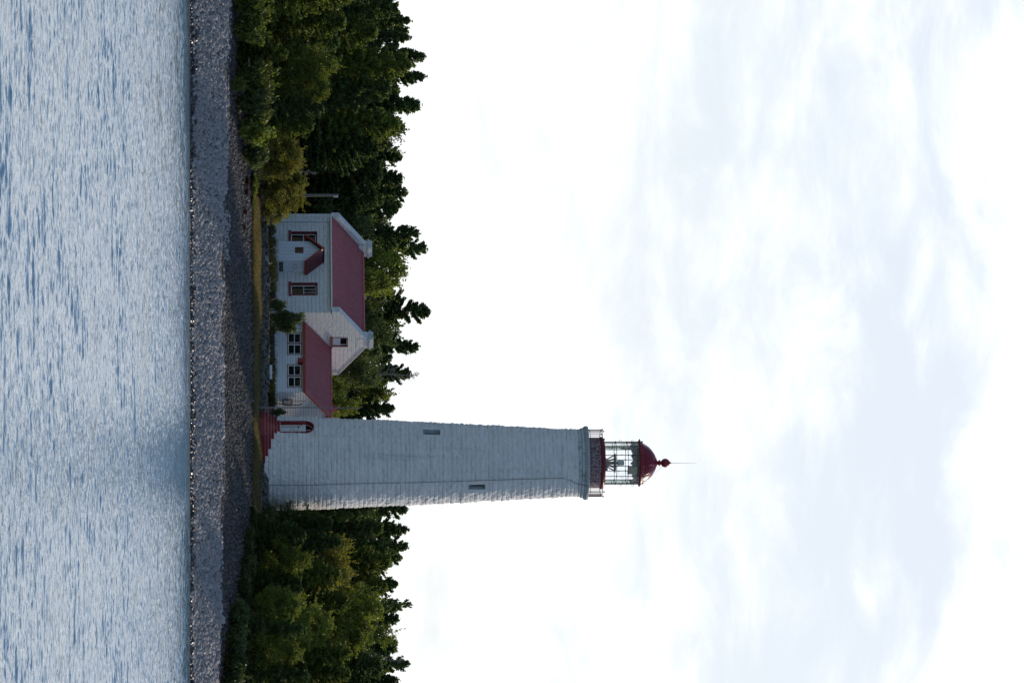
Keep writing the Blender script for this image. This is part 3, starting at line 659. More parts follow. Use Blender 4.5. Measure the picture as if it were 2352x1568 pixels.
# inside the lantern: the lamp on its iron stand, and what is left of the curtains
lp = empty('beacon_lamp', (TX, 300, TZ + l0 - .02)); tag(lp, 'grey beacon lamp on a splay-legged round table inside the lantern', 'beacon lamp')
tz = px(26.5)
mb = MB(); mb.lathe([(.02, tz - .05), (px(21), tz - .05), (px(22.5), tz), (px(20), tz + .04), (.02, tz + .05)], 32); mb.build('table_top', MAT['grey_metal'], lp)
for k in range(6):
    a = R_(25 + 60 * k); mb = MB(); mb.tube([polar(.17, a, .10), polar(.36, a, tz * .6), polar(px(18), a, tz - .04)], .045, 6); mb.build('leg', MAT['grey_metal'], lp)
mb = MB(); mb.lathe([(.02, 0), (.33, 0), (.33, .16), (.10, .20), (.10, tz), (.02, tz)], 20); mb.box(.24, .5, -.25, .1, .01, .24); mb.build('base_box', MAT['grey_metal'], lp)
mb = MB(); mb.lathe([(.06, tz + .05), (.07, tz + .12), (.17, tz + .16)], 20); mb.build('socket', MAT['dark_iron'], lp)
mb = MB(); mb.lathe([(.16, tz + .16), (.175, tz + .22), (.165, tz + .52), (.12, tz + .56), (.01, tz + .57)], 20); mb.build('lens', MAT['lens'], lp)
def curtain(name, label, a0, a1, R, top, drop, mat, seed, ragged):
    r = np.random.default_rng(seed); n = max(6, int((a1 - a0) / R_(2.2))); vs = []; th = .012
    for k in range(n + 1):
        a = a0 + (a1 - a0) * k / n; rad = R - .02 + .018 * math.sin(k * 1.9)
        dr = drop * (1 - ragged * r.uniform(0, .55) - ragged * .25 * math.sin(k * .7 + seed))
        for rad_ in (rad, rad - th):
            for z in (top, top - dr * .5, top - dr): vs.append(polar(rad_, a, z))
    fs = []
    for k in range(n):
        b, c = k * 6, (k + 1) * 6
        fs += [(b, c, c + 1, b + 1), (b + 1, c + 1, c + 2, b + 2), (b + 3, b + 4, c + 4, c + 3), (b + 4, b + 5, c + 5, c + 4), (b + 2, c + 2, c + 5, b + 5), (b, b + 3, c + 3, c)]
    fs += [(0, 1, 4, 3), (1, 2, 5, 4)]; e = n * 6; fs += [(e, e + 3, e + 4, e + 1), (e + 1, e + 4, e + 5, e + 2)]
    mb = MB(); mb.add(vs, fs, False); o = mb.build(name, mat); o.location = (TX, 300, TZ); tag(o, label, 'curtain')
curtain('torn_curtain', 'ragged grey curtain remnant under the dome around the back of the lantern', R_(70), R_(305), lr - .1, l1 - .02, .36, MAT['cloth'], 2, .5)
curtain('torn_curtain', 'grey curtain scrap in the upper left panes of the lantern', R_(-84), R_(-54), lr - .1, l1 - .02, .26, MAT['cloth'], 5, .6)
curtain('torn_curtain', 'pale cream sheet hanging in one upper pane of the lantern', R_(8), R_(36), lr - .15, l1 - .16, .62, MAT['cream_cloth'], 6, .05)

# stepped landing in front of the door
o, t, n = tframe(DOOR_PHI, 1.0)
st = empty('entrance_steps', (TX, 300, TZ)); tag(st, 'dark red tiered steps climbing to the lighthouse door', 'steps')
tz0, tz1 = lz(603), lz(643.5); hstep = (tz1 - tz0) / 6
for k, (p, wl, wr_) in enumerate([(1.62, .85, 2.35), (1.32, .80, 2.06), (1.03, .75, 1.72), (.72, .62, 1.14), (.42, .52, .72), (.14, .47, .56)]):
    z0, z1 = tz0 + k * hstep, tz0 + (k + 1) * hstep - .004
    q = [(-.9 if wr_ > .8 else -.4, -wl), (p, -wl), (p, wr_ * .55), (p * .55, wr_ * .86), (-.25 - .22 * (wr_ - .56), wr_), (-.9 - .15 * wr_ if wr_ > .8 else -.4, wr_)]
    mb = MB(); mb.prism([o + n * a + t * b + Zv * (z0 - (.5 if k == 0 else .02)) for a, b in q], Zv * (z1 - z0 + (.5 if k == 0 else .02) - .03)); s_ = mb.build('step', MAT['red'], st)
    mb = MB(); mb.prism([o + n * (a + (.02 if a > 0 else 0)) + t * (b * 1.012) + Zv * (z1 - .028) for a, b in q], Zv * .028); mb.build('tread', paint('worn_red_tread', (0.48, 0.26, 0.26), 0.6, .2, 6) if k == 0 else bpy.data.materials['worn_red_tread'], s_)

# ------------------------------------------------------------------ keeper's cottage
TH = R_(35.0)
HC = at(717.6, 630, 303.0); HZ = 4.70
CT = empty('keepers_cottage', (HC.x, HC.y, HZ), -TH); tag(CT, 'white stone keeper\'s cottage with a red metal roof and two chimneys', 'cottage')
E1 = Vector((math.cos(TH), -math.sin(TH), 0)); E2 = Vector((math.sin(TH), math.cos(TH), 0)); HO = Vector((HC.x, HC.y, HZ)); CAMP = Vector((0, 0, CAM_H))
def hloc(u, v, axis, c):                       # cottage-local point seen at (u, v) on the plane local[axis] = c
    d = ray(u, v); o_ = CAMP - HO; lo = Vector((o_.dot(E1), o_.dot(E2), o_.z)); ld = Vector((d.dot(E1), d.dot(E2), d.z))
    k = (c - lo[axis]) / ld[axis]; return lo + ld * k
L = -hloc(491, 650, 1, 0).x; W = hloc(858.5, 700, 0, 0).y
zE = hloc(640, 766, 1, 0).z                    # eaves
zR = hloc(784, 834, 0, 0).z + .04              # ridge
print('cottage', L, W, zE, zR)
EX, EY, EZ = Vector((1, 0, 0)), Vector((0, 1, 0)), Vector((0, 0, 1)); O0 = Vector((0, 0, 0))
def rect_on(u0, u1, v0, v1, axis, c):
    a = hloc(u0, (v0 + v1) / 2, axis, c); b = hloc(u1, (v0 + v1) / 2, axis, c); k = 1 - axis
    z0, z1 = hloc((u0 + u1) / 2, v0, axis, c).z, hloc((u0 + u1) / 2, v1, axis, c).z
    return min(a[k], b[k]), max(a[k], b[k]), z0, z1
def panel(mb, o, ex, ez, en, w0, w1, h0, h1, holes, th, grid=None):
    """a wall from (w0, h0) to (w1, h1) in the plane (ex, ez), thickness th inwards, with rectangular openings"""
    xs = sorted({w0, w1, *[q for h in holes for q in h[:2]]}); zs = sorted({h0, h1, *[q for h in holes for q in h[2:4]]})
    for a, b in zip(xs[:-1], xs[1:]):
        for c, d in zip(zs[:-1], zs[1:]):
            if any(h[0] <= (a + b) / 2 <= h[1] and h[2] <= (c + d) / 2 <= h[3] for h in holes): continue
            mb.add([o + ex * a + ez * c, o + ex * b + ez * c, o + ex * b + ez * d, o + ex * a + ez * d], [(0, 1, 2, 3)])
wA = rect_on(533, 571, 668, 727, 1, 0); wB = rect_on(650.5, 677, 668, 728, 1, 0); wC = rect_on(776, 796, 764, 799, 0, 0)
PT = 0.34; zp = .26                            # gable parapets stand above the roof
def window(parent, o, ex, en, r, depth, mat_rev, sill=None, meet=.5, rev_w=.0, bars=(), half=None):
    """reveal lining, sill, sash and glass set into an opening; en points out of the wall"""
    x0, x1, z0, z1 = r; mb = MB()
    for (a, b, c, d) in ((x0 - rev_w, x0 + .035, z0, z1), (x1 - .035, x1 + rev_w, z0, z1), (x0 - rev_w, x1 + rev_w, z1 - .035 if rev_w == 0 else z1, z1 + (rev_w or 0.002))):
        mb.boxf(o, ex, en, EZ, a, b, -depth - .03, .018, c, d)
    w = mb.build('window', mat_rev, parent)
    if sill:
        mb = MB(); mb.boxf(o, ex, en, EZ, x0 - .10, x1 + .10, -depth, .075, z0 - sill, z0 + .012); mb.build('sill', mat_rev, w)
    mb = MB(); s = .05; a, b = x0 + .036, x1 - .036; c, d = z0 + .013, z1 - .036; mid = c + (d - c) * meet
    for (p, q, e, f) in ((a, a + s, c, d), (b - s, b, c, d), (a + s, b - s, c, c + s), (a + s, b - s, d - s, d), (a + s, b - s, mid - .02, mid + .02)): mb.boxf(o, ex, en, EZ, p, q, -depth, -depth + .045, e, f)
    for fx in bars: 
        xx = a + s + (b - a - 2 * s) * fx; mb.boxf(o, ex, en, EZ, xx - .012, xx + .012, -depth + .003, -depth + .038, mid + .02, d - s)
    mb.build('sash', MAT['white_trim'], w)
    mb = MB(); mb.boxf(o, ex, en, EZ, a, b, -depth - .025, -depth - .005, c, d); mb.build('pane', MAT['glass'], w)
    return w
def cottage_walls():
    mb = MB(); b0 = -.6
    panel(mb, O0, EX, EZ, -EY, -L, 0, b0, zE + .05, [wA, wB], .3)
    # right gable with its parapet, as polygons around the window opening
    yc, hw_ = W / 2, W / 2
    s = (zR - zE) / hw_
    top = lambda y: zE + zp + s * min(y + .12, W - y + .12)
    def gable_face(x, hole, flip):
        ys = sorted({0, W, yc, *(hole[:2] if hole else ())}); fs = []
        for a, b in zip(ys[:-1], ys[1:]):
            segs = [(b0, None)]
            if hole and hole[0] <= (a + b) / 2 <= hole[1]: segs = [(b0, hole[2]), (hole[3], None)]
            for lo, hi in segs:
                q = [Vector((x, a, lo)), Vector((x, b, lo)), Vector((x, b, hi if hi is not None else top(b))), Vector((x, a, hi if hi is not None else top(a)))]
                mb.add(q, [(0, 1, 2, 3) if not flip else (3, 2, 1, 0)])
    gable_face(0, wC, False); gable_face(-L, None, True)
    for xi, hole in ((-PT, wC), (-L + PT, None)): gable_face(xi, hole, xi == -PT)
    mb.add([(-L, W, b0), (0, W, b0), (0, W, zE), (-L, W, zE)], [(1, 0, 3, 2)])
    mb.build('wall', MAT['stone_wall'], CT)
    # copings: the sloping tops of the parapets
    for x0, x1 in ((-PT - .03, .03), (-L - .03, -L + PT + .03)):
        mb = MB()
        for y0, y1 in ((-.10, yc - .52), (yc + .52, W + .10)):
            z0, z1 = top(min(max(y0, 0), W)) - (.10 * s if y0 < 0 else 0), top(min(max(y1, 0), W)) - (.10 * s if y1 > W else 0)
            mb.prism([(x0, y0, z0), (x0, y1, z1), (x0, y1, z1 + .09), (x0, y0, z0 + .09)], (x1 - x0, 0, 0))
        for y0, y1 in ((-.10, .25), (W - .25, W + .10)): mb.box(x0 + .002, x1 - .002, y0, y1, zE - .12, zE + zp + .03)
        mb.build('gable_coping', MAT['stone_wall'], CT)
    # roof sheets with raised seams
    mb = MB(); ov = .22; z_e = zE - ov * s + .06
    for sgn in (0, 1):
        ye = -ov if not sgn else W + ov
        q = [(-L + PT, ye, z_e), (-PT, ye, z_e), (-PT, yc, zR), (-L + PT, yc, zR)]
        mb.prism(q if not sgn else q[::-1], (0, 0, -.06))
        k = -L + PT + .1
        while k < -PT - .03:
            mb.prism([(k - .02, ye, z_e), (k + .02, ye, z_e), (k + .02, yc, zR), (k - .02, yc, zR)][::1 if not sgn else -1], (0, 0, .035)); k += .19
    mb.tube([(-L + PT, yc, zR + .03), (-PT, yc, zR + .03)], .07, 8)
    mb.build('roof', MAT['roof'], CT)
    # gutter and downspout
    mb = MB(); mb.boxf(O0, EX, EY, EZ, -L + .30, -.05, -ov - .10, -ov + .015, z_e - .11, z_e - .02); mb.build('gutter', MAT['white_trim'], CT)
    xd = hloc(508, 700, 1, -.06).x
    mb = MB(); mb.tube([(xd, -ov - .04, z_e - .09), (xd, -.09, z_e - .30), (xd, -.08, z_e - .4), (xd, -.08, -.1)], .045, 8)
    for z in (.6, 2.2): mb.box(xd - .07, xd + .07, -.12, .0, z, z + .05)
    mb.build('downspout', MAT['white_trim'], CT)
    zc0, zc1 = zR - .45, hloc(780, 858, 0, 0).z
    for x0, x1 in ((-.56, .012), (-L - .012, -L + .56)):
        mb = MB(); y0, y1 = yc - .50, yc + .50; mb.box(x0, x1, y0, y1, zc0, zc1 - .30)
        for sg in (-1, 1): mb.prism([(x0 + .002, yc + sg * .498, zc0 - .1), (x0 + .002, yc + sg * .90, zc0 - .18), (x0 + .002, yc + sg * .498, zc0 + .32)][::sg], (x1 - x0 - .004 if x0 > -1 else .34, 0, 0)) if False else None
        ch = mb.build('chimney', MAT['stone_wall'], CT)
        mb = MB(); mb.box(x0 - .07, x1 + .07, y0 - .07, y1 + .07, zc1 - .30, zc1 - .19); mb.box(x0 - .015, x1 + .015, y0 - .015, y1 + .015, zc1 - .19, zc1 - .09); mb.box(x0 + .01, x1 - .01, y0 + .01, y1 - .01, zc1 - .09, zc1); mb.build('chimney_cap', MAT['cornice'], ch)
    return s
SL = cottage_walls()
w = window(CT, O0, EX, -EY, wA, .24, MAT['red_trim'], .14, rev_w=.05); w = window(CT, O0, EX, -EY, wB, .24, MAT['red_trim'], .14, rev_w=.05, bars=(.33, .66))
w = window(CT, O0, EY, EX, wC, .14, MAT['red_trim'], .16)
x0, x1, z0, z1 = wC; mb = MB(); mb.boxf(O0, EY, EX, EZ, x0 + .04, x1 - .04, -.09, -.07, z0 + .02, (z0 + z1) / 2); mb.build('shutter_board', MAT['board'], w)

def porch():
    dp = 1.22; a = hloc(554, 680, 1, -dp).x; b = hloc(598.5, 680, 1, -dp).x; xc = (a + b) / 2
    ze = hloc(576, 711, 1, -dp).z; zr = hloc(576, 741, 1, -dp).z; sl = (zr - ze) / ((b - a) / 2)
    pz0 = hloc(576, 640, 1, -dp).z
    wn = rect_on(568, 580.5, 677.5, 697, 1, -dp)
    mb = MB(); bw = .26; n = max(4, round((b - a) / bw)); bw = (b - a) / n          # vertical boards
    mb.box(a, b, -dp + .03, -.002, -.5, pz0)
    mb.build('porch_foundation', MAT['stone_wall'], CT)
    mb = MB()
    for k in range(n):
        p, q = a + k * bw + .006, a + (k + 1) * bw - .006
        zt = lambda x: ze + sl * (min(x - a, b - x))
        ys = sorted({p, q, *( [xc] if p < xc < q else [])})
        for s0, s1 in zip(ys[:-1], ys[1:]):
            cuts = [(pz0, None)]
            if wn[0] < (s0 + s1) / 2 < wn[1]: cuts = [(pz0, wn[2]), (wn[3], None)]
            for lo, hi in cuts: mb.prism([(s0, -dp, lo), (s1, -dp, lo), (s1, -dp, hi or zt(s1)), (s0, -dp, hi or zt(s0))], (0, .03, 0))
    for x, sg in ((a, 1), (b, -1)):
        m_ = 5
        for k in range(m_): 
            y0, y1 = -dp + .032 + k * (dp - .036) / m_, -dp + .026 + (k + 1) * (dp - .036) / m_
            mb.box(min(x, x + sg * .03), max(x, x + sg * .03), y0, y1, pz0, ze)
    mb.box(a + .035, b - .035, -dp + .035, -.01, pz0, ze - .05)
    pw = mb.build('porch', MAT['board'], CT)
    mb = MB(); ov, fo = .26, .30                     # roof slabs
    zz = ze - ov * sl + .05; zt_ = zr + .05
    for sg in (-1, 1):
        xe = xc + sg * ((b - a) / 2 + ov); mb.prism([(xe, -dp - fo, zz), (xc, -dp - fo, zt_), (xc, .0 - .004, zt_), (xe, -.004, zz)][::sg], (0, 0, .05))
    mb.box(xc - .09, xc + .09, -dp - fo, -.005, zt_ + .03, zt_ + .075)
    mb.build('porch_roof', MAT['porch_roof'], pw)
    mb = MB()
    for sg in (-1, 1):
        xe = xc + sg * ((b - a) / 2 + ov); mb.prism([(xe, -dp - fo - .03, zz - .09), (xc, -dp - fo - .03, zt_ - .09), (xc, -dp - fo - .03, zt_ + .06), (xe, -dp - fo - .03, zz + .06)], (0, .028, 0))
        mb.box(xe - .015 if sg > 0 else xe - .005, xe + .005 if sg > 0 else xe + .015, -dp - fo, -.005, zz - .08, zz + .02)
    mb.build('bargeboard', MAT['orange_trim'], pw)
    x0, x1, z0, z1 = wn; mb = MB()
    for (p, q, e, f) in ((x0, x0 + .05, z0, z1), (x1 - .05, x1, z0, z1), (x0 + .05, x1 - .05, z0, z0 + .05), (x0 + .05, x1 - .05, z1 - .05, z1)): mb.box(p, q, -dp - .02, -dp + .033, e, f)
    pwin = mb.build('porch_window', MAT['red_trim'], pw)
    mb = MB(); mb.box(x0 + .05, x1 - .05, -dp + .005, -dp + .02, z0 + .05, z1 - .05); mb.build('porch_pane', MAT['glass'], pw)
    # side door with its small panel, and the dark step gap below it
    mb = MB(); mb.box(b + .002, b + .025, -dp + .16, -.14, pz0 + .30, ze - .10); mb.build('porch_door', MAT['board'], pw)
    mb = MB(); q0, q1 = pz0 + .92, pz0 + 1.12
    for (y0, y1, c, d) in ((-.86, -.84, q0, q1), (-.36, -.34, q0, q1), (-.84, -.36, q0, q0 + .02), (-.84, -.36, q1 - .02, q1)): mb.box(b + .025, b + .035, y0, y1, c, d)
    mb.build('letter_slot', MAT['dark_iron'], pw)
    mb = MB(); mb.box(b + .003, b + .012, -dp + .12, -.05, pz0 + .02, pz0 + .28); mb.build('door_gap', MAT['dark_iron'], pw)
    mb = MB(); mb.box(b + .03, b + .75, -dp + .05, -.05, -.2, pz0 - .02); mb.build('doorstep', MAT['concrete'], pw)
porch()

# ------------------------------------------------------------------ annex
AY0 = hloc(746, 690, 0, 0).y; AL = hloc(899.5, 660, 1, AY0).x; AW = min(W - AY0, 5.0); AC = AY0 + AW / 2
ax = empty('clapboard_annex', HO, -TH); tag(ax, 'low white clapboard annex with red roof between cottage and lighthouse', 'annex building')
aR = hloc(870, 760, 1, AC).z - .10; _z = hloc(840, 701.5, 1, AY0 - .30).z; aE = (_z - .10 + .30 * aR / (AW / 2)) / (1 + .30 / (AW / 2)); aS = (aR - aE) / (AW / 2)
ab0 = hloc(840, 631, 1, AY0).z
wP = rect_on(763.5, 814.7, 659.4, 693, 1, AY0); wQ = rect_on(837, 890, 659.4, 693, 1, AY0)
print('annex', AY0, AL, AW, aE, aR, ab0)
def annex():
    mb = MB(); bh = .165; z = ab0
    yo = Vector((0, AY0, 0))
    while z < aE + .1:
        z1 = min(z + bh - .012, aE + .1)
        xs = [.01, AL]
        cuts = sorted([(h[0], h[1]) for h in (wP, wQ) if h[2] < (z + z1) / 2 < h[3]]); segs = []; c = .01
        for p, q in cuts: segs.append((c, p)); c = q
        segs.append((c, AL))
        for p, q in segs: mb.add([yo + EX * p + EZ * z - EY * .012, yo + EX * q + EZ * z - EY * .012, yo + EX * q + EZ * z1, yo + EX * p + EZ * z1, yo + EX * p + EZ * z, yo + EX * q + EZ * z], [(0, 1, 2, 3), (4, 5, 1, 0)])
        z += bh
    z = ab0
    top = lambda y: aE + aS * min(y - AY0, AY0 + AW - y)
    while z < aR - .05:                            # gable boards
        z1 = min(z + bh - .012, aR - .03); ins = lambda zz: max(0, (zz - aE) / aS)
        y0, y1 = AY0 + ins(z), AY0 + AW - ins(z); y2, y3 = AY0 + ins(z1), AY0 + AW - ins(z1)
        mb.add([(AL + .012, y0, z), (AL + .012, y1, z), (AL, y3, z1), (AL, y2, z1), (AL, y0, z), (AL, y1, z)], [(0, 1, 2, 3), (4, 5, 1, 0)]); z += bh
    b1 = AY0 + AW
    mb.add([(.01, b1, ab0), (AL, b1, ab0), (AL, b1, aE), (.01, b1, aE)], [(1, 0, 3, 2)])
    mb.box(AL - .03, AL + .02, AY0 - .02, AY0 + .06, ab0, aE)
    mb.build('siding', MAT['siding'], ax)
    mb = MB(); i_ = .05                              # dark sheathing behind the boards
    xs = sorted({.02, AL - i_, wP[0], wP[1], wQ[0], wQ[1]}); zs = sorted({ab0, aE, wP[2], wP[3]})
    for p, q in zip(xs[:-1], xs[1:]):
        for c, d in zip(zs[:-1], zs[1:]):
            if any(h[0] < (p + q) / 2 < h[1] and h[2] < (c + d) / 2 < h[3] for h in (wP, wQ)): continue
            mb.add([(p, AY0 + .012, c), (q, AY0 + .012, c), (q, AY0 + .012, d), (p, AY0 + .012, d)], [(0, 1, 2, 3)])
    mb.add([(AL - .012, AY0 + .03, ab0), (AL - .012, b1 - .03, ab0), (AL - .012, b1 - .03, aE), (AL - .012, AC, aR - .05), (AL - .012, AY0 + .03, aE)], [(0, 1, 2, 3, 4)])
    mb.box(.02, AL - .06, AY0 + .07, b1 - .02, -.7, ab0 - .002)
    mb.build('foundation', MAT['dark_iron'], ax)
    ov, fo = .30, .22; ze, zt = aE - ov * aS + .10, aR + .10
    mb = MB()
    for sg in (0, 1):
        ye = AY0 - ov if not sgn_(sg) else b1 + ov
        q = [(.004, ye, ze), (AL + fo, ye, ze), (AL + fo, AC, zt), (.004, AC, zt)]
        mb.prism(q if not sg else q[::-1], (0, 0, -.05)); k = .12
        while k < AL + fo - .04: mb.prism([(k - .018, ye, ze), (k + .018, ye, ze), (k + .018, AC, zt), (k - .018, AC, zt)][::1 if not sg else -1], (0, 0, .03)); k += .20
    mb.tube([(.01, AC, zt + .02), (AL + fo, AC, zt + .02)], .05, 8); mb.build('roof', MAT['roof'], ax)
    mb = MB(); mb.box(.006, AL + fo + .02, AY0 - ov - .03, AY0 - ov - .002, ze - .15, ze + .01)
    for sg in (-1, 1):
        ye = AC + sg * (AW / 2 + ov); mb.prism([(AL + fo + .002, ye, ze - .15), (AL + fo + .002, AC, zt - .15), (AL + fo + .002, AC, zt + .01), (AL + fo + .002, ye, ze + .01)][::-sg], (.028, 0, 0))
    mb.build('fascia', MAT['orange_trim'], ax)
    mb = MB(); mb.box(.012, AL + fo, AY0 - ov, AY0 - .02, ze - .14, ze - .12); mb.build('soffit', MAT['siding'], ax)
    mb = MB(); xm = hloc(829, 690, 1, AY0 - .15).x; mb.box(xm - .16, xm + .16, AY0 - .28, AY0 - .013, ze - .44, ze - .17); mb.box(xm - .19, xm + .19, AY0 - .30, AY0 - .013, ze - .47, ze - .44); mb.build('wall_lamp', MAT['red'], ax)
    mb = MB(); p = hloc(964, 733, 0, AL); mb.box(AL + .014, AL + .04, p.y - .25, p.y + .25, p.z - .30, p.z + .02); mb.build('gable_vent', MAT['white_trim'], ax)
    xv = hloc(938, 765, 1, AC + .6).x; mb = MB(); mb.box(xv - .15, xv + .15, AC + .45, AC + .75, zt - .5, zt + .42); mb.build('roof_vent', MAT['red_trim'], ax)
    yo = Vector((0, AY0, 0))
    for r in (wP, wQ):
        m_ = (r[0] + r[1]) / 2
        for (p, q) in ((r[0], m_ - .0), (m_, r[1])):
            mb = MB(); d = .048
            for (a, b, c, e) in ((p, p + d, r[2], r[3]), (q - d, q, r[2], r[3]), (p + d, q - d, r[2], r[2] + d), (p + d, q - d, r[3] - d, r[3])): mb.boxf(yo, EX, -EY, EZ, a, b, -.06, .03, c, e)
            wn = mb.build('window', MAT['red_trim'], ax)
            mb = MB(); s = .055; a, b, c, e = p + d, q - d, r[2] + d, r[3] - d; mid = (c + e) / 2
            for (f, g, h, i) in ((a, a + s, c, e), (b - s, b, c, e), (a + s, b - s, c, c + s), (a + s, b - s, e - s, e), (a + s, b - s, mid - .025, mid + .025)): mb.boxf(yo, EX, -EY, EZ, f, g, -.05, .012, h, i)
            mb.build('sash', MAT['white_trim'], wn)
            mb = MB(); mb.boxf(yo, EX, -EY, EZ, a, b, -.055, -.035, c, e); mb.build('pane', MAT['glass'], wn)
def sgn_(x): return x
annex()

# dark sled-like frame leaning on the annex gable
def wl(u, v, off=.06): p = hloc(u, v, 0, AL + off); return HO + E1 * p.x + E2 * p.y + Vector((0, 0, p.z))
mb = MB()
def add_bar(uv, r, off=.08): mb.tube([wl(u, v, off) for u, v in uv], r, 6)
add_bar([(917, 651), (917, 670)], .035); add_bar([(930.5, 651), (930.5, 670)], .035); add_bar([(917, 651), (930.5, 651)], .035); add_bar([(917, 670), (930.5, 670)], .035); add_bar([(924.5, 651), (924.5, 670)], .025)
add_bar([(925.8, 631), (927.5, 650), (930, 680), (930, 686), (929, 690), (927, 694)], .035, .13)
add_bar([(919, 656), (920, 668), (921, 690), (921, 698), (920, 704)], .018, .13)
o_ = mb.build('hand_sled', MAT['dark_iron']); tag(o_, 'dark metal sled frame with long curved runners leaning on the annex gable', 'sled')
# ------------------------------------------------------------------ trees and shrubs
def leaf_mesh(name, C, size, r, elong=1.6, up=0.3, mat=None):
    """rhombic leaf-sized faces at the points C"""
    n = len(C); a = r.normal(0, 1, (n, 3)); a[:, 2] *= 0.7; a /= np.linalg.norm(a, axis=1)[:, None]
    b = r.normal(0, 1, (n, 3)); b -= (a * b).sum(1)[:, None] * a; b /= np.linalg.norm(b, axis=1)[:, None]
    s = size * r.uniform(0.6, 1.25, n)[:, None] * 0.5
    P = np.stack([C - a * s * elong, C + b * s * .75 - a * s * .1, C + a * s * elong, C - b * s * .75 - a * s * .1], 1)
    i = np.arange(n) * 4
    return np_mesh(name, P.reshape(-1, 3), np.stack([i, i + 1, i + 2, i + 3], -1))

def conifer(seed, h=10.0, R=2.0, nb=170, power=0.75, droop=0.25, leaf=0.17, dens=95, bare=0.04, gap=0.35, sparse=1.0):
    r = np.random.default_rng(seed); pts = []; bars = []
    lobes = r.uniform(0.75, 1.15, 7)
    nw = int(h * (1 - bare) / .42)                # branches grow in whorls, so that the sky shows between the upper tiers
    for k in range(nb):
        t = bare + (1 - bare) * min((int(k * nw / nb) + r.normal(.5, .16 + .5 * (k < nb * .55))) / nw, .995); t = max(t, .005); az = k * 2.39996 + r.normal(0, .35)
        Lb = R * (1 - t) ** power * r.uniform(1 - gap, 1.12) * lobes[int((az % 6.283) / 6.283 * 7) % 7] + 0.10
        if r.uniform() < .16: Lb *= r.uniform(1.15, 1.5)
        slope = -droop + (0.85 + droop) * t ** 1.6 + r.normal(0, .12)
        n = int(dens * sparse * (0.25 + Lb)); s = r.uniform(0.08, 1, n) ** 0.75
        wid = 0.06 + (0.12 + 0.24 * (1 - t)) * Lb * (1 - s) * (s > .12) + 0.05
        lat = r.normal(0, .55, n) * wid; ver = r.normal(0, .07, n) - 0.10 * np.abs(lat) + .05
        x = s * Lb; z = t * h + x * slope - droop * .35 * s ** 2 * Lb + ver + 0.10 * s ** 3 * Lb
        ca, sa = math.cos(az), math.sin(az)
        pts.append(np.stack([x * ca - lat * sa, x * sa + lat * ca, z], -1)); bars.append((t * h, az, Lb, slope))
    tip = np.stack([r.normal(0, .05, 40), r.normal(0, .05, 40), h * (1 + r.uniform(-.06, .035, 40))], -1); pts.append(tip)
    C = np.concatenate(pts); me = leaf_mesh('crown', C, leaf, r, 1.5)
    tb = MB(); tb.tube([(0, 0, -.4), (0.03, 0, h * .4), (0, 0.02, h * .75), (0, 0, h * .97)], .17, 7, r1=.02)
    for z, az, Lb, sl in bars[::3]:
        if Lb > .4: tb.tube([(0, 0, z), (Lb * .8 * math.cos(az), Lb * .8 * math.sin(az), z + Lb * .8 * sl)], .028, 4, r1=.008, caps=False)
    return me, tb
def broadleaf(seed, h=8.0, R=2.6, K=46, per=330, leaf=0.16, low=0.18, clump=(0.45, 0.85), multi=True):
    r = np.random.default_rng(seed); pts = []; cs = []
    for k in range(K):
        for _ in range(20):
            p = r.uniform(-1, 1, 3)
            q = np.linalg.norm(p * [1, 1, 1.05])
            if 0.35 < q < 1: break
        zc = (low + (1 - low) * (p[2] * .5 + .5)); wz = math.sin(math.pi * min(1, max(.12, zc) ** .8)) ** .5
        c = np.array([p[0] * R * wz, p[1] * R * wz, zc * h - .25]); cs.append(c); cr = r.uniform(*clump) * (0.75 + R / 8)
        d = r.normal(0, 1, (per, 3)); d /= np.linalg.norm(d, axis=1)[:, None]; rad = cr * r.uniform(0.25, 1, per) ** .5
        rad *= 1 + .35 * np.sin(d[:, 0] * 5 + k) * np.sin(d[:, 2] * 4 + k * 2)
        pts.append(c + d * rad[:, None] * [1, 1, .8])
        for _ in range(3):                       # stray twigs that break the outline
            dd = r.normal(0, 1, 3); dd[2] = abs(dd[2]); dd /= np.linalg.norm(dd); n = 22
            pts.append(c + dd * (cr * r.uniform(.8, 1.6, n))[:, None] + r.normal(0, .07, (n, 3)))
    C = np.concatenate(pts); C[:, 2] = np.maximum(C[:, 2], .05); me = leaf_mesh('crown', C, leaf, r, 1.25)
    tb = MB()
    for q in range(3 if multi else 1):
        bx, by = r.normal(0, .15, 2) if multi else (0, 0); tb.tube([(bx, by, -.4), (bx * 2, by * 2, h * .3), (bx * 4 + r.normal(0, .2), by * 4, h * .75)], .13, 7, r1=.03)
    for c in cs[::2]:
        m_ = Vector((c[0] * .35, c[1] * .35, c[2] * .62)); tb.tube([(c[0] * .06, c[1] * .06, c[2] * .3), m_, Vector(c)], .045, 5, r1=.012, caps=False)
    return me, tb
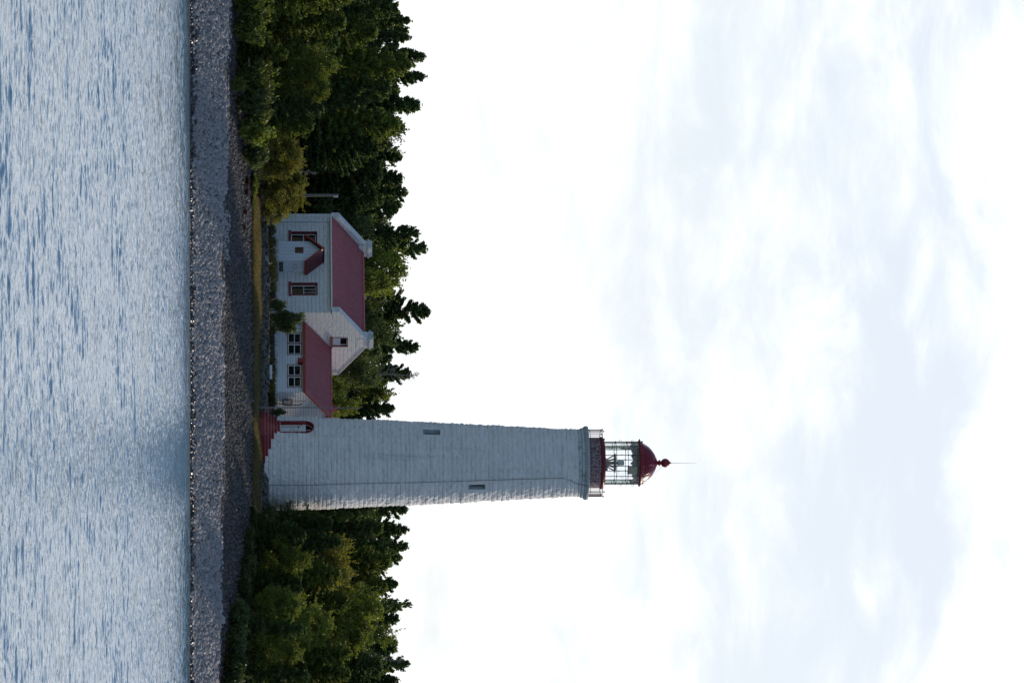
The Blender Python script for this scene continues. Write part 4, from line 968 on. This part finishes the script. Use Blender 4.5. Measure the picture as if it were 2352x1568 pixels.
def bush(seed, h=1.0, R=0.8, n=2600, leaf=0.10, upright=False):
    r = np.random.default_rng(seed); pts = []; tb = MB()
    for k in range(26):
        az = r.uniform(0, 6.28); out = R * r.uniform(.1, 1) ** .6; hh = h * r.uniform(.55, 1.0) * (1 - .35 * (out / R) ** 2)
        m_ = n // 26; s = r.uniform(.15, 1, m_) ** .7
        w = .16 * h * (1.15 - s * (.8 if upright else .35))
        pts.append(np.stack([math.cos(az) * out * s ** 1.3 + r.normal(0, 1, m_) * w * .6, math.sin(az) * out * s ** 1.3 + r.normal(0, 1, m_) * w * .6, hh * s + r.normal(0, 1, m_) * w * .4], -1))
        tb.tube([(0, 0, -.1), (math.cos(az) * out * .4, math.sin(az) * out * .4, hh * .5), (math.cos(az) * out * .95, math.sin(az) * out * .95, hh * .95)], .018 * h, 4, r1=.005, caps=False)
    C = np.concatenate(pts); C[:, 2] = np.maximum(C[:, 2], .01)
    return leaf_mesh('foliage', C, leaf, r, 1.4), tb
def dead_top(seed, h=4.0):
    r = np.random.default_rng(seed); tb = MB(); tb.tube([(0, 0, -.5), (.05, 0, h * .5), (.12, 0, h)], .06, 6, r1=.015)
    for k in range(34):
        t = r.uniform(.15, .98); az = r.uniform(0, 6.28); Lb = (1.15 - t) * r.uniform(.4, 1.1); u = r.uniform(.2, .7)
        a = Vector((.12 * t, 0, h * t)); b = a + Vector((math.cos(az) * Lb, math.sin(az) * Lb, Lb * u)); tb.tube([a, (a + b) / 2 + Vector((0, 0, -.04)), b], .022, 4, r1=.006, caps=False)
        for q in range(3):
            c = a + (b - a) * r.uniform(.4, .95); tb.tube([c, c + Vector((r.normal(0, .16), r.normal(0, .16), abs(r.normal(.12, .1))))], .009, 3, r1=.004, caps=False)
    return tb

KIND = {}
def register(key, made, mat, hgt, rad):
    me, tb = made; me.materials.append(MAT[mat]); tm = bpy.data.meshes.new('trunk'); tm.from_pydata(tb.v, [], tb.f); tm.update(); tm.materials.append(MAT['bark'])
    KIND.setdefault(key, []).append((me, tm, hgt, rad))
for sd in (1, 2, 3): register('spruce', conifer(sd, 10, 2.15, 175, .66, .18, .15, 130, gap=.6), 'spruce', 10, 2.05)
for sd in (4, 5): register('spire', conifer(sd, 10, 1.95, 140, .74, .12, .15, 130, gap=.7), 'spruce', 10, 1.6)
for sd in (6, 7, 8): register('cedar', conifer(sd, 10, 2.2, 230, .55, .10, .15, 110, bare=.01, gap=.3), 'cedar', 10, 2.2)
for sd in (9, 10): register('dark_cedar', conifer(sd, 10, 2.3, 230, .55, .12, .15, 110, bare=.01, gap=.3), 'spruce', 10, 2.3)
for sd in (11, 12, 13): register('broad', broadleaf(sd, 8, 2.4), 'broad', 8, 2.6)
for sd in (14, 15): register('autumn', broadleaf(sd, 6, 2.5, 40, 330, .15, .12), 'autumn', 6, 2.7)
for sd in (16, 17): register('dark_broad', broadleaf(sd, 8, 2.6, 50, 360, .17, .08), 'shrub', 8, 2.8)
for sd in (18,): register('sparse', conifer(sd, 10, 1.7, 34, .5, -.35, .16, 60, bare=.55, gap=.6, sparse=.8), 'spruce', 10, 1.7)
for sd in (20, 21): register('shrub', bush(sd), 'shrub', 1, .8)
for sd in (22,): register('yellow_shrub', bush(sd, upright=True), 'yellow_leaf', 1, .8)
for sd in (23,): register('red_shrub', bush(sd), 'red_leaf', 1, .8)
for sd in (24,): register('green_shrub', bush(sd), 'cedar', 1, .8)
used = {}
NAMES = {'spruce': 'spruce_tree', 'spire': 'spruce_tree', 'cedar': 'cedar_tree', 'dark_cedar': 'cedar_tree', 'broad': 'broadleaf_tree', 'autumn': 'autumn_tree', 'dark_broad': 'broadleaf_tree', 'sparse': 'pine_tree',
         'shrub': 'shrub', 'yellow_shrub': 'flowering_shrub', 'red_shrub': 'red_shrub', 'green_shrub': 'shrub'}
def plant(kind, u, vtop, Y, hw, label, group=None, zb=None, lean=0.0, vbase=None):
    """hw: half width of the crown in photograph pixels"""
    k = used.get(kind, 0); used[kind] = k + 1; me, tm, h, rad = KIND[kind][k % len(KIND[kind])]
    x = xat(u, Y); z0 = gz(x, Y) if vbase is None else zat(vbase, Y); H = max(.3, zat(vtop, Y) - z0)
    root = empty(NAMES[kind], (x, Y, z0 - .03)); sw = hw * Y / F / rad; root.scale = (sw, sw, H / h)
    root.rotation_euler = (lean * .3, lean, (k * 2.4 + u * .37) % 6.283)
    small = 'shrub' in kind
    tag(root, label, 'shrub' if small else 'tree', group)
    o1 = bpy.data.objects.new('stem' if small else 'trunk', tm); o2 = bpy.data.objects.new('foliage' if small else 'crown', me)
    for o_ in (o1, o2): COL.objects.link(o_); o_.parent = root
    return root
G1, G2, G3 = 'trees on the skyline behind the point', 'trees along the shore left of the cottage', 'trees along the shore right of the lighthouse'
# skyline behind the house, left to right
for kind, u, vt, Y, hw, lab in [
    ('spruce', -52, 921, 322, 92, 'dark spruce at the far left end of the skyline, cut by the frame'),
    ('spire', -8, 911, 318, 71, 'dark spruce behind the olive cedar in the far left corner'),
    ('spire', 47, 938, 322, 63, 'first pointed spruce from the left end of the skyline'),
    ('spire', 86, 937, 318, 57, 'second pointed spruce from the left end of the skyline'),
    ('spruce', 130, 970, 322, 85, 'tall dark spruce, left one of the twin peaks on the left skyline'),
    ('spire', 177, 971, 320, 69, 'tall dark spruce, right one of the twin peaks on the left skyline'),
    ('spruce', 242, 961, 324, 92, 'broad dark spruce with a blunt pointed top left of the rounded bushy one'),
    ('spruce', 278, 914, 318, 69, 'shorter spruce in the notch of the skyline above the dark round cedar'),
    ('dark_broad', 311, 959, 322, 75, 'rounded bushy dark treetop left of the low dip in the skyline'),
    ('spruce', 360, 918, 324, 86, 'low dark spruce in the dip of the skyline above the yellow tree'),
    ('spruce', 410, 921, 322, 86, 'dark spruce with its tip above the right half of the yellow tree'),
    ('spruce', 442, 931, 326, 80, 'dark spruce standing behind the wooden power pole'),
    ('spruce', 478, 910, 322, 86, 'dark spruce rising behind the left end of the cottage'),
    ('dark_broad', 508, 901, 326, 80, 'low dark treetop above the left roof slope of the cottage'),
    ('spruce', 536, 958, 322, 71, 'pointed spruce just left of the left chimney'),
    ('spruce', 572, 975, 324, 71, 'tall pointed spruce right above the left chimney'),
    ('broad', 622, 953, 318, 80, 'sunlit olive broadleaf tree right of the left chimney above the cottage roof'),
    ('dark_broad', 660, 934, 324, 80, 'loose dark green treetop above the right half of the cottage roof'),
    ('spruce', 714, 982, 322, 89, 'tallest spruce of the skyline, left of the right chimney'),
    ('dark_broad', 752, 921, 326, 80, 'dark treetop directly behind the right chimney'),
    ('spruce', 796, 957, 322, 69, 'pointed spruce just right of the right chimney'),
    ('dark_broad', 828, 901, 316, 80, 'dark bushy tree behind the slope of the right gable'),
    ('spruce', 859, 939, 322, 71, 'spruce with a thin bent tip above the annex roof'),
    ('broad', 893, 914, 324, 71, 'bushy olive green treetop above the right half of the annex roof'),
    ('spruce', 938, 901, 322, 75, 'dark spruce with its right side cut off by the lighthouse'),
    ('spruce', 1000, 896, 322, 80, 'spruce mostly hidden behind the lighthouse, on its left'),
    ('spruce', 1075, 901, 322, 80, 'spruce hidden behind the middle of the lighthouse'),
    ('dark_broad', 1130, 906, 320, 80, 'bushy tree hidden behind the right side of the lighthouse'),
    ('spruce', 1168, 931, 318, 69, 'spruce whose tip shows first to the right of the lighthouse'),
    ('spire', 1216, 932, 320, 66, 'second spruce tip to the right of the lighthouse'),
    ('spruce', 1254, 933, 318, 66, 'third spruce tip to the right of the lighthouse'),
    ('spruce', 1280, 918, 322, 69, 'spruce with a hooked top between the third tip and the low gap'),
    ('dark_broad', 1312, 896, 318, 75, 'low rounded treetop in the gap of the right skyline'),
    ('spruce', 1342, 909, 320, 71, 'spruce left of the sparse windswept pine'),
    ('spruce', 1420, 912, 320, 75, 'spruce just right of the sparse windswept pine'),
    ('broad', 1455, 902, 316, 75, 'olive broadleaf treetop between the sparse pine and the dead snag'),
    ('spruce', 1490, 904, 322, 75, 'dark spruce left of the last tall spire'),
    ('spruce', 1524, 935, 318, 69, 'last tall spruce spire near the right end of the skyline'),
    ('spruce', 1564, 912, 322, 75, 'spruce cut by the right end of the frame'),
    ('spruce', 1625, 921, 322, 92, 'spruce outside the right end of the frame'),
]: plant(kind, u, vt, Y, hw, lab, G1)
plant('sparse', 1388, 939, 312, 40, 'sparse windswept pine with bare branches on the right skyline', G1)
# second row, in front of the skyline
for kind, u, vt, Y, hw, lab in [
    ('dark_cedar', -25, 842, 304, 85, 'dark cedar behind the left corner of the shore'),
    ('dark_cedar', 20, 907, 308, 73, 'dark green cedar below the first pointed spruce'),
    ('cedar', 72, 862, 306, 67, 'dull olive cedar below the two small spruce points'),
    ('cedar', 150, 937, 310, 75, 'tall sunlit olive cedar below the twin spruce peaks'),
    ('dark_cedar', 208, 892, 310, 63, 'dark cedar right of the tall sunlit olive cedar'),
    ('cedar', 290, 912, 312, 75, 'olive cedar below the rounded bushy treetop'),
    ('dark_cedar', 345, 862, 312, 85, 'dark cedar rising behind the yellow tree'),
    ('dark_cedar', 400, 872, 316, 85, 'black green cedar left of the power pole'),
    ('dark_cedar', 455, 872, 316, 73, 'black green cedar behind the top of the power pole'),
    ('dark_broad', 520, 862, 316, 85, 'dark leafy tree behind the left roof edge of the cottage'),
    ('broad', 648, 915, 312, 58, 'olive sunlit tree low behind the middle of the cottage roof'),
    ('dark_broad', 700, 912, 315, 73, 'dark leafy tree low behind the right part of the cottage roof'),
    ('dark_broad', 770, 907, 316, 73, 'dark leafy tree low behind the right chimney'),
    ('dark_broad', 850, 892, 313, 73, 'dark leafy tree behind the right gable, above the bright tree'),
    ('broad', 888, 800, 309, 56, 'bright green broadleaf tree close behind the annex roof, left one'),
    ('broad', 930, 822, 310, 51, 'bright green broadleaf tree behind the annex roof beside the lighthouse'),
    ('dark_cedar', 1165, 862, 308, 61, 'dark cedar close behind the right side of the lighthouse'),
    ('dark_cedar', 1215, 872, 310, 73, 'dark cedar below the second spruce tip right of the lighthouse'),
    ('cedar', 1290, 892, 311, 73, 'olive cedar above the yellowing tree on the right'),
    ('cedar', 1350, 882, 310, 73, 'olive cedar left of the sparse windswept pine'),
    ('broad', 1395, 895, 306, 75, 'sunlit olive broadleaf tree below the sparse windswept pine'),
    ('broad', 1455, 870, 304, 80, 'sunlit olive broadleaf tree below the dead snag'),
    ('dark_cedar', 1530, 872, 308, 73, 'dark cedar below the last tall spruce spire'),
    ('dark_cedar', 1590, 862, 308, 85, 'dark cedar at the right end behind the shore'),
]: plant(kind, u, vt, Y, hw, lab, 'trees of the second row')
# along the shore, left
for kind, u, vt, Y, hw, lab in [
    ('cedar', -12, 810, 288, 74, 'bright olive cedar spreading at the far left, nearest the water'),
    ('cedar', 50, 790, 291, 64, 'wide dull green cedar right of the bright olive one at the far left'),
    ('dark_cedar', 95, 775, 296, 60, 'dark cedar behind the small olive cedar on the stone crest'),
    ('cedar', 124, 660, 286.5, 42, 'small olive cedar right behind the pale stone crest'),
    ('broad', 150, 778, 291, 58, 'bright green leafy tree left of the yellow green one on the left shore'),
    ('broad', 206, 768, 290.5, 54, 'yellow green leafy tree left of the dark round cedar'),
    ('dark_cedar', 250, 740, 289.5, 52, 'dark round cedar in the middle of the left shore'),
    ('cedar', 292, 718, 289.5, 44, 'olive cedar touching the yellow tree on its left'),
    ('autumn', 352, 706, 291.5, 64, 'yellowing tree, left one of the pair before the power pole'),
    ('autumn', 428, 716, 294, 66, 'yellowing tree with a leaning trunk in front of the power pole'),
    ('autumn', 480, 662, 295.5, 40, 'low yellowing tree leaning over the left corner of the cottage'),
]: plant(kind, u, vt, Y, hw, lab, G2)
# along the shore, right
for kind, u, vt, Y, hw, lab in [
    ('dark_cedar', 1200, 760, 298, 46, 'dark cedar just right of the lighthouse foot'),
    ('dark_cedar', 1245, 780, 297, 56, 'dark cedar in front of the yellowing tree on the right'),
    ('autumn', 1262, 826, 299, 56, 'yellowing tree right of the lighthouse, left one of the pair'),
    ('autumn', 1324, 822, 299, 54, 'golden brown tree right of the lighthouse, right one of the pair'),
    ('cedar', 1318, 780, 295, 62, 'olive cedar below the golden brown tree on the right'),
    ('cedar', 1385, 800, 296, 58, 'dull olive cedar in the middle of the right shore'),
    ('broad', 1440, 775, 292, 70, 'green leafy tree on the right shore behind the boulder'),
    ('cedar', 1500, 800, 293, 64, 'olive green cedar near the right end of the shore'),
    ('cedar', 1548, 800, 293, 56, 'dull olive cedar at the right end of the shore'),
    ('dark_cedar', 1610, 780, 292, 70, 'dark cedar outside the right end of the frame'),
    ('dark_cedar', 1226, 700, 291.8, 50, 'lower dark cedar on the right shore, first from the lighthouse'),
    ('broad', 1282, 715, 291.2, 56, 'lower green leafy tree on the right shore, second from the lighthouse'),
    ('dark_cedar', 1342, 690, 290.4, 52, 'lower dark cedar on the right shore, third from the lighthouse'),
    ('broad', 1392, 700, 288.4, 52, 'green leafy tree left of the pale boulder, its foot on the gravel'),
    ('dark_cedar', 1446, 700, 287.0, 52, 'lower dark cedar right behind the pale boulder'),
    ('broad', 1500, 705, 286.4, 58, 'wide green leafy tree at the water side near the right end'),
    ('dark_cedar', 1552, 705, 286.0, 52, 'lower dark cedar at the very right end of the shore'),
]: plant(kind, u, vt, Y, hw, lab, G3)
# shrubs at the edge of the beach
GS = 'shrubs along the edge of the beach'
for kind, u, vt, Y, hw, lab in [
    ('green_shrub', 12, 640, 284.4, 50, 'olive shrub under the bright olive cedar at the far left'),
    ('green_shrub', 66, 630, 284.4, 44, 'olive shrub left of the small olive cedar on the crest'),
    ('green_shrub', 196, 575, 283.7, 18, 'small green shrub growing out of the pale stone crest'),
    ('green_shrub', 180, 650, 285.4, 46, 'olive shrub right of the small olive cedar on the crest'),
    ('shrub', 238, 640, 285.6, 48, 'dark shrub at the foot of the dark round cedar'),
    ('green_shrub', 298, 640, 286.2, 46, 'olive shrub left of the yellow tree at the edge of the gravel'),
    ('shrub', 352, 620, 287.8, 44, 'dark shrub at the foot of the left yellowing tree'),
    ('green_shrub', 420, 598, 291.0, 36, 'olive shrub at the foot of the leaning yellowing tree'),
    ('green_shrub', 458, 585, 291.5, 26, 'olive shrub at the left end of the dry grass strip'),
    ('shrub', 1195, 640, 295.0, 44, 'dark shrub touching the right end of the stone wall'),
    ('shrub', 1180, 592, 291.8, 26, 'low dark shrub at the right end of the dry grass strip'),
    ('shrub', 1240, 590, 289.8, 40, 'low dark shrub on the gravel edge right of the stone wall'),
    ('shrub', 1296, 592, 289.1, 44, 'low dark shrub under the green leafy tree right of the lighthouse'),
    ('shrub', 1350, 585, 287.8, 42, 'low dark shrub left of the pale boulder at the gravel edge'),
    ('shrub', 1408, 575, 285.5, 42, 'low dark shrub just above the pale boulder'),
    ('shrub', 1462, 575, 284.4, 44, 'low dark shrub right of the pale boulder at the stone crest'),
    ('shrub', 1520, 570, 284.1, 46, 'low dark shrub at the stone crest near the right end'),
    ('shrub', 1566, 570, 283.9, 40, 'low dark shrub at the stone crest cut by the right frame edge'),
]: plant(kind, u, vt, Y, hw, lab, GS)
GR = 'small red-leaved shrubs on the dark gravel'
for u, vt, Y, hw, lab in [(418, 570, 289.3, 13, 'red-brown shrub on the gravel, leftmost of the red ones'), (440, 568, 289.2, 11, 'red-brown shrub on the gravel, second of the red ones from the left'),
                          (486, 564, 288.9, 8, 'small red shrub on the gravel, third of the red ones from the left'), (522, 563, 288.9, 7, 'tiny red shrub on the gravel, the one farthest right')]:
    plant('red_shrub', u, vt, Y, hw, lab, GR)
GH = 'plants in front of the cottage'
for kind, u, vt, Y, hw, lab, vb in [
    ('shrub', 728, 703, 300.6, 24, 'large dark bush where the cottage meets the annex', 622),
    ('shrub', 748, 690, 300.3, 22, 'dark bush covering the left end of the annex window', 622),
    ('shrub', 700, 660, 300.8, 17, 'small dark bush left of the large bush at the cottage corner', 620),
    ('shrub', 756, 640, 299.5, 14, 'low spreading dark bush below the annex window', 618),
    ('green_shrub', 556, 640, 302.5, 10, 'green tuft at the left foot of the porch', 618),
    ('green_shrub', 528, 638, 303.5, 12, 'green tuft under the left window of the cottage', 618),
    ('green_shrub', 663, 638, 301.2, 14, 'green tuft under the right window of the cottage', 615),
    ('yellow_shrub', 893, 636, 298.0, 15, 'mustard yellow flowering plant at the annex corner', 610),
    ('shrub', 946, 660, 297.6, 11, 'withered grey green plant at the left foot of the lighthouse', 622),
]: plant(kind, u, vt, Y, hw, lab, GH, vbase=vb)

# bare dead trees
for u, vt, Y, hgt, sd, lab in [(1511, 930, 309, 5.0, 3, 'bare dead snag beside the last tall spruce on the right'), (858, 962, 318, 3.5, 4, 'thin bare twiggy treetop above the annex roof'), (392, 725, 300, 4.0, 5, 'bleached bare branches behind the yellowing pair')]:
    x = xat(u, Y); zt = zat(vt, Y); z0 = gz(x, Y); tb = dead_top(sd, hgt); tb.tube([(0, 0, -(zt - z0 - hgt) - .3), (0, 0, -.4)], .11, 6, r1=.06)
    o_ = tb.build('dead_tree', MAT['dead_bark']); o_.location = (x, Y, zt - hgt); tag(o_, lab, 'dead tree')

for i, u in enumerate(range(-60, 1640, 44)):
    if 940 < u < 1130: continue
    plant(('dark_cedar', 'dark_broad', 'dark_cedar')[i % 3], u, 902 + 14 * math.sin(i * 2.7) + (14 if u < 330 else 0), 327 + (i % 2), 54, 'dark tree filling the forest wall between and behind the taller skyline tips', 'dark trees closing the forest wall')
def thicket():                                   # the closed wood behind, seen only as darkness between the trees
    r = np.random.default_rng(77); n = 120000
    x = r.uniform(-75, 75, n); y = 326 + r.uniform(0, 8, n) + 2 * np.sin(x * .3); top = 5.5 + 1.4 * vnoise(np.stack([x * .35, 0 * x, 0 * x], -1), 5)
    z = ground_z(x, y) + r.uniform(0, 1, n) * top
    o_ = link_mesh('forest_undergrowth', leaf_mesh('forest_undergrowth', np.stack([x, y, z], -1), .55, r, 1.2), MAT['spruce']); tag(o_, 'dark closed forest behind the trees', 'forest', kind='stuff')
thicket()

# ------------------------------------------------------------------ poles, wire, boulders, driftwood
pp = at(449, 620, 309); zt = zat(778, 309)
P_ = empty('power_pole', (pp.x, 309, gz(pp.x, 309))); tag(P_, 'weathered grey wooden power pole left of the cottage', 'utility pole')
hp = zt - gz(pp.x, 309)
mb = MB(); mb.tube([(0, 0, -.3), (-.03, 0, hp)], .105, 8, r1=.08); mb.build('pole', MAT['wood'], P_)
mb = MB(); mb.tube([(.06, -.13, hp - .34), (.06, -.13, hp - .16)], .055, 8); mb.sphere((.06, -.13, hp - .12), .06, 5); mb.build('insulator', MAT['white_trim'], P_)
c0 = HO + E1 * (-L) + Vector((0, 0, zE + .1)); c1 = Vector((pp.x, 308.87, zt - .2)); c2 = Vector((xat(-40, 312), 312, zat(745, 312)))
mb = MB()
for a, b, sag in ((c0, c1, .25), (c1, c2, .9)):
    mb.tube([a + (b - a) * q - Vector((0, 0, sag * 4 * q * (1 - q))) for q in np.linspace(0, 1, 13)], .010, 5)
o_ = mb.build('power_line', MAT['dark_iron']); tag(o_, 'thin wire from the left cottage corner over the power pole', 'wire')
xp = xat(936, 296.2); z0 = gz(xp, 296.2)
mb = MB(); mb.tube([(0, 0, -.3), (-.02, 0, 3), (.03, 0, zat(828, 296.2) - z0)], .052, 8, r1=.022); o_ = mb.build('flagpole', MAT['grey_metal']); o_.location = (xp, 296.2, z0); tag(o_, 'thin grey metal flagpole left of the lighthouse door', 'flagpole')
def boulder(u, v, Y, s, mat, lab, seed):
    r = np.random.default_rng(seed); mb = MB(); n = 12; x = xat(u, Y); z = gz(x, Y)
    P = []; F_ = []
    for i in range(n // 2 + 1):
        for j in range(n):
            th, ph = math.pi * i / (n // 2), 2 * math.pi * j / n; q = np.array([math.sin(th) * math.cos(ph), math.sin(th) * math.sin(ph), math.cos(th)])
            k = 1 + .28 * float(vnoise(q * 1.7 + seed, 50)) + .12 * float(vnoise(q * 4 + seed, 51)); P.append(tuple(q * k * [s, s * .8, s * .68]))
    for i in range(n // 2):
        for j in range(n): F_.append((i * n + j, (i + 1) * n + j, (i + 1) * n + (j + 1) % n, i * n + (j + 1) % n))
    mb.add(P, F_, False); o_ = mb.build('boulder', mat); o_.location = (x, Y, z + s * .3); tag(o_, lab, 'boulder')
boulder(1421, 505, 281.9, .30, MAT['limestone'], 'pale boulder on the beach crest below the right trees', 1)
boulder(84, 452, 277.9, .36, MAT['wet_stone'], 'dark rounded boulder in the waterline at the left', 2)
boulder(238, 515, 281.4, .20, MAT['limestone'], 'small pale boulder on the crest below the dark round cedar', 3)
for (u0, v0, u1, v1, Y, lab) in [(1945, 882, 1915, 900, 282.5, 'bleached driftwood stick lying on the dark gravel below the lighthouse'), (1180, 985, 1160, 990, 289.2, 'short pale driftwood piece on the gravel below the cottage window'), (920, 1010, 905, 1014, 290.2, 'pale driftwood chip on the gravel below the left cottage window')]:
    a = at(u0 / 1.7415, v0 / 1.7415, Y); b = at(u1 / 1.7415, v1 / 1.7415, Y + .5); a.z = gz(a.x, a.y) + .08; b.z = gz(b.x, b.y) + .22
    mb = MB(); mb.tube([a, (a + b) / 2 + Vector((.02, 0, .03)), b], .035, 6, r1=.02); o_ = mb.build('driftwood', MAT['dead_bark']); tag(o_, lab, 'driftwood')

mb = MB(); xw0, xw1 = xat(838, 297.9), xat(870, 297.9); mb.box(xw0, xw1, 297.75, 297.9, zat(619.5, 297.9), zat(625, 297.9)); mb.box(xw0 + .1, xw0 + .2, 297.8, 297.88, zat(619.5, 297.9) - .2, zat(619.5, 297.9)); mb.box(xw1 - .2, xw1 - .1, 297.8, 297.88, zat(619.5, 297.9) - .2, zat(619.5, 297.9))
tag(mb.build('bench_plank', MAT['board']), 'pale weathered plank seat on the stones below the annex', 'bench')
